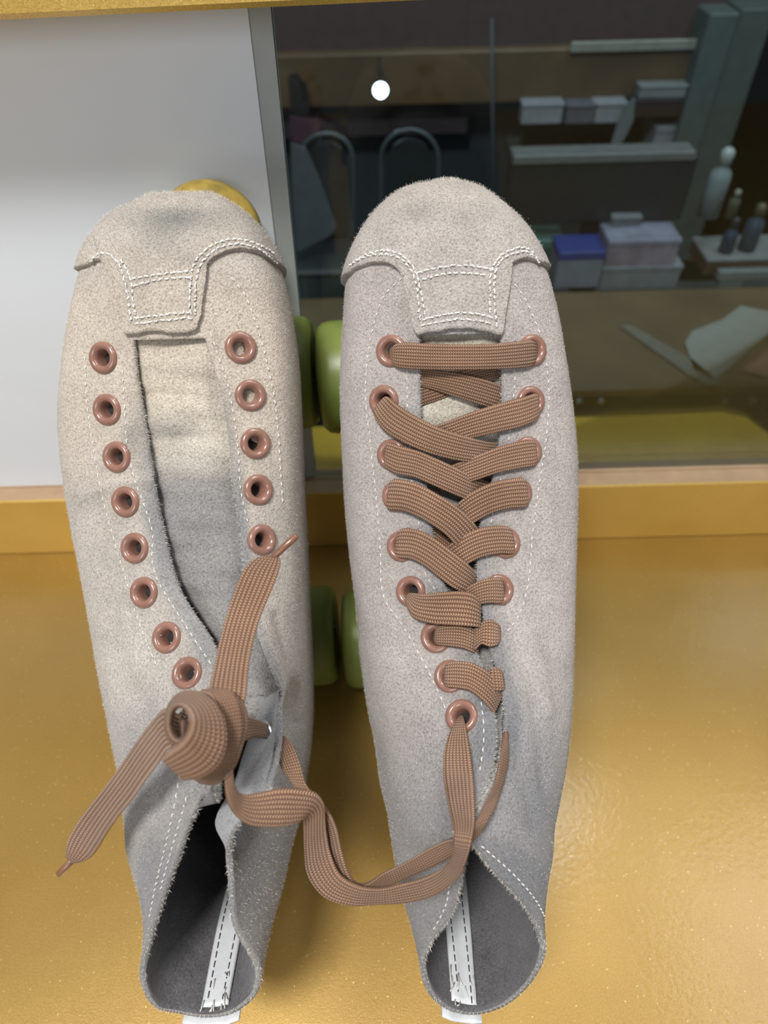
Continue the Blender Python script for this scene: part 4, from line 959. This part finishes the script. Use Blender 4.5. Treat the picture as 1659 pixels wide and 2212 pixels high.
# chairs with arched tube backs at the left
for (cx, y0, y1, w_, lab) in ((885, 280, 520, 62, 'chair with an arched chrome back behind the toe of the laced skate'), (705, 288, 520, 58, 'chair with an arched chrome back just right of the glass edge')):
    Yc = 900; ch = empty('dining_chair', (*atY(cx, y1, Yc)[:2], -500), lab, 'chair')
    pts = []
    for t in np.linspace(0, 1, 30):
        if t < .25: q = (cx-w_, y1-(y1-y0-w_)*t/.25)
        elif t > .75: q = (cx+w_, y0+w_+(y1-y0-w_)*(t-.75)/.25)
        else: an = math.pi*(t-.25)/.5; q = (cx-w_*math.cos(an), y0+w_-w_*math.sin(an))
        pts.append(atY(*q, Yc))
    v, f = tube(pts, 2.6, 8); mesh('back_frame', v, f, mk('chair_chrome', (.07, .085, .095), .3), ch)
    inner = [atY(cx+dx*w_*.8, y0+w_*1.15-w_*.8*math.sqrt(max(0, 1-dx*dx)) if yy == 0 else y1, Yc+4) for yy in (0, 1) for dx in ((-1, -.7, -.3, 0, .3, .7, 1) if yy == 0 else (1, -1))]
    n = len(inner); V = inner+[p+np.array([0, 8, 0]) for p in inner]; mesh('backrest', V, [tuple(range(n)), tuple(range(2*n-1, n-1, -1))]+[(i, n+i, n+(i+1) % n, (i+1) % n) for i in range(n)], mk('chair_pad', (.018, .022, .025)), ch, smooth=False)
    a = atY(cx, y1, Yc); v, f = box(a[0]-42, a[0]+42, Yc-80, Yc+10, a[2]-12, a[2], 4); mesh('seat', v, f, mk('chair_seat', (.02, .022, .028)), ch, smooth=False)
    for sx in (-38, 34):
        for sy in (-76, 2): v, f = box(a[0]+sx, a[0]+sx+4, Yc+sy, Yc+sy+4, -500, a[2]-12, .5); mesh('leg', v, f, ALU, ch, smooth=False)
cl = flat('hanging_cloth', [(628, 310), (660, 320), (692, 390), (726, 490), (715, 508), (640, 545), (632, 430)], 3, mk('grey_cloth', (.085, .10, .115), .8), 'grey cloth hanging in folds right beside the glass edge', 'cloth', Y=840)
flat('handbag', [(622, 168), (640, 162), (662, 190), (672, 235), (660, 250), (628, 245)], 12, mk('black_bag', (.010, .010, .012), .5), 'small black bag hanging high beside the glass edge', 'bag', Y=1090)
tag(flat('pink_cloth', [(626, 252), (700, 262), (680, 300), (640, 312), (628, 300)], 4, mk('pink_cloth', (.07, .028, .045), .8), None, None, Y=1080), 'dark pink cloth hanging below the black bag', 'cloth')
# small bright lamp
lp = empty('spot_lamp', atY(822, 195, 1000), 'small bright white spot lamp glowing behind the glass', 'lamp')
c = atY(822, 195, 1000)
em, nt, b = mat('lamp_glow'); b.inputs['Emission Color'].default_value = (.85, .93, 1, 1); b.inputs['Emission Strength'].default_value = 14
nt.links.new(ramp(nt, noise(nt, 5), [(0, (.9, .95, 1)), (1, (1, 1, 1))]), b.inputs['Base Color'])
v, f = xf(lathe([(0.01, 9), (5, 7.5), (8.5, 4), (9.5, 0), (8, -4), (0.01, -5)], 28), frame(c, (1, 0, 0), (0, 0, 1), (0, -1, 0))); mesh('bulb', v, f, em, lp)
v, f = xf(lathe([(9.6, 1), (11.5, 1), (12, -6), (8, -22), (0.01, -24)], 28), frame(c, (1, 0, 0), (0, 0, 1), (0, -1, 0))); mesh('lamp_housing', v, f, PLATE, lp)
v, f = tube([c+np.array([0, 20, 0]), c+np.array([0, 80, 0]), c+np.array([0, 199, 0])], 3, 8); mesh('lamp_arm', v, f, PLATE, lp)

# ------------------------------------------------------------------ light, camera
w = bpy.data.worlds.new('world'); bpy.context.scene.world = w; w.use_nodes = True
bg = w.node_tree.nodes['Background']; bg.inputs[0].default_value = (.90, .95, 1, 1); bg.inputs[1].default_value = .22
def area(name, p, tgt, sx, sy, e, col=(1, 1, 1)):
    l = bpy.data.lights.new(name, 'AREA'); l.shape = 'RECTANGLE'; l.size = sx; l.size_y = sy; l.energy = e; l.color = col
    o = bpy.data.objects.new(name, l); COL.objects.link(o); o.location = p; o.rotation_euler = (Vector(tgt)-Vector(p)).to_track_quat('-Z', 'Y').to_euler(); return o
area('ceiling_panel_light', (-.27, -.32, 1.5), (0, .2, .1), .32, .26, 21.5, (1, .985, .96))
area('far_room_fill', (.35, .72, 1.3), (.2, .8, 0), .5, .3, 7, (.93, .97, 1))  # unseen fill, added to brighten the room behind the glass
area('front_fill', (-.5, -1.3, .8), (-.1, .3, .2), .7, .5, 7, (.92, .96, 1))  # low fill added in front to lift the white panel
area('side_ceiling_light', (.9, .3, 1.5), (0, .2, .1), .5, .5, 5, (1, .97, .93))
P = atZ(1600, 1370, 0)*S; d = nrm(ray(1600, 1370)); d[2] *= -1; q = P+d*1.3
area('back_room_light', tuple(q), tuple(P), .16, .16, 2.2, (1, 1, 1))
cd = bpy.data.cameras.new('camera'); cam = bpy.data.objects.new('camera', cd); COL.objects.link(cam); bpy.context.scene.camera = cam
cd.sensor_fit = 'VERTICAL'; cd.sensor_height = 36; cd.lens = FPX/2212*36; cd.clip_start = .01; cd.clip_end = 50
Mx = Matrix(((Rt[0], Up[0], -Fw[0], 0), (Rt[1], Up[1], -Fw[1], 0), (Rt[2], Up[2], -Fw[2], CAMH*S), (0, 0, 0, 1))); cam.matrix_world = Mx
cd.dof.use_dof = True; cd.dof.focus_distance = .243; cd.dof.aperture_fstop = 10
sc = bpy.context.scene; sc.view_settings.view_transform = 'Standard'; sc.view_settings.exposure = 0
sc.cycles.transparent_max_bounces = 16
for o in bpy.data.objects:
    if '_o' in o: del o['_o']
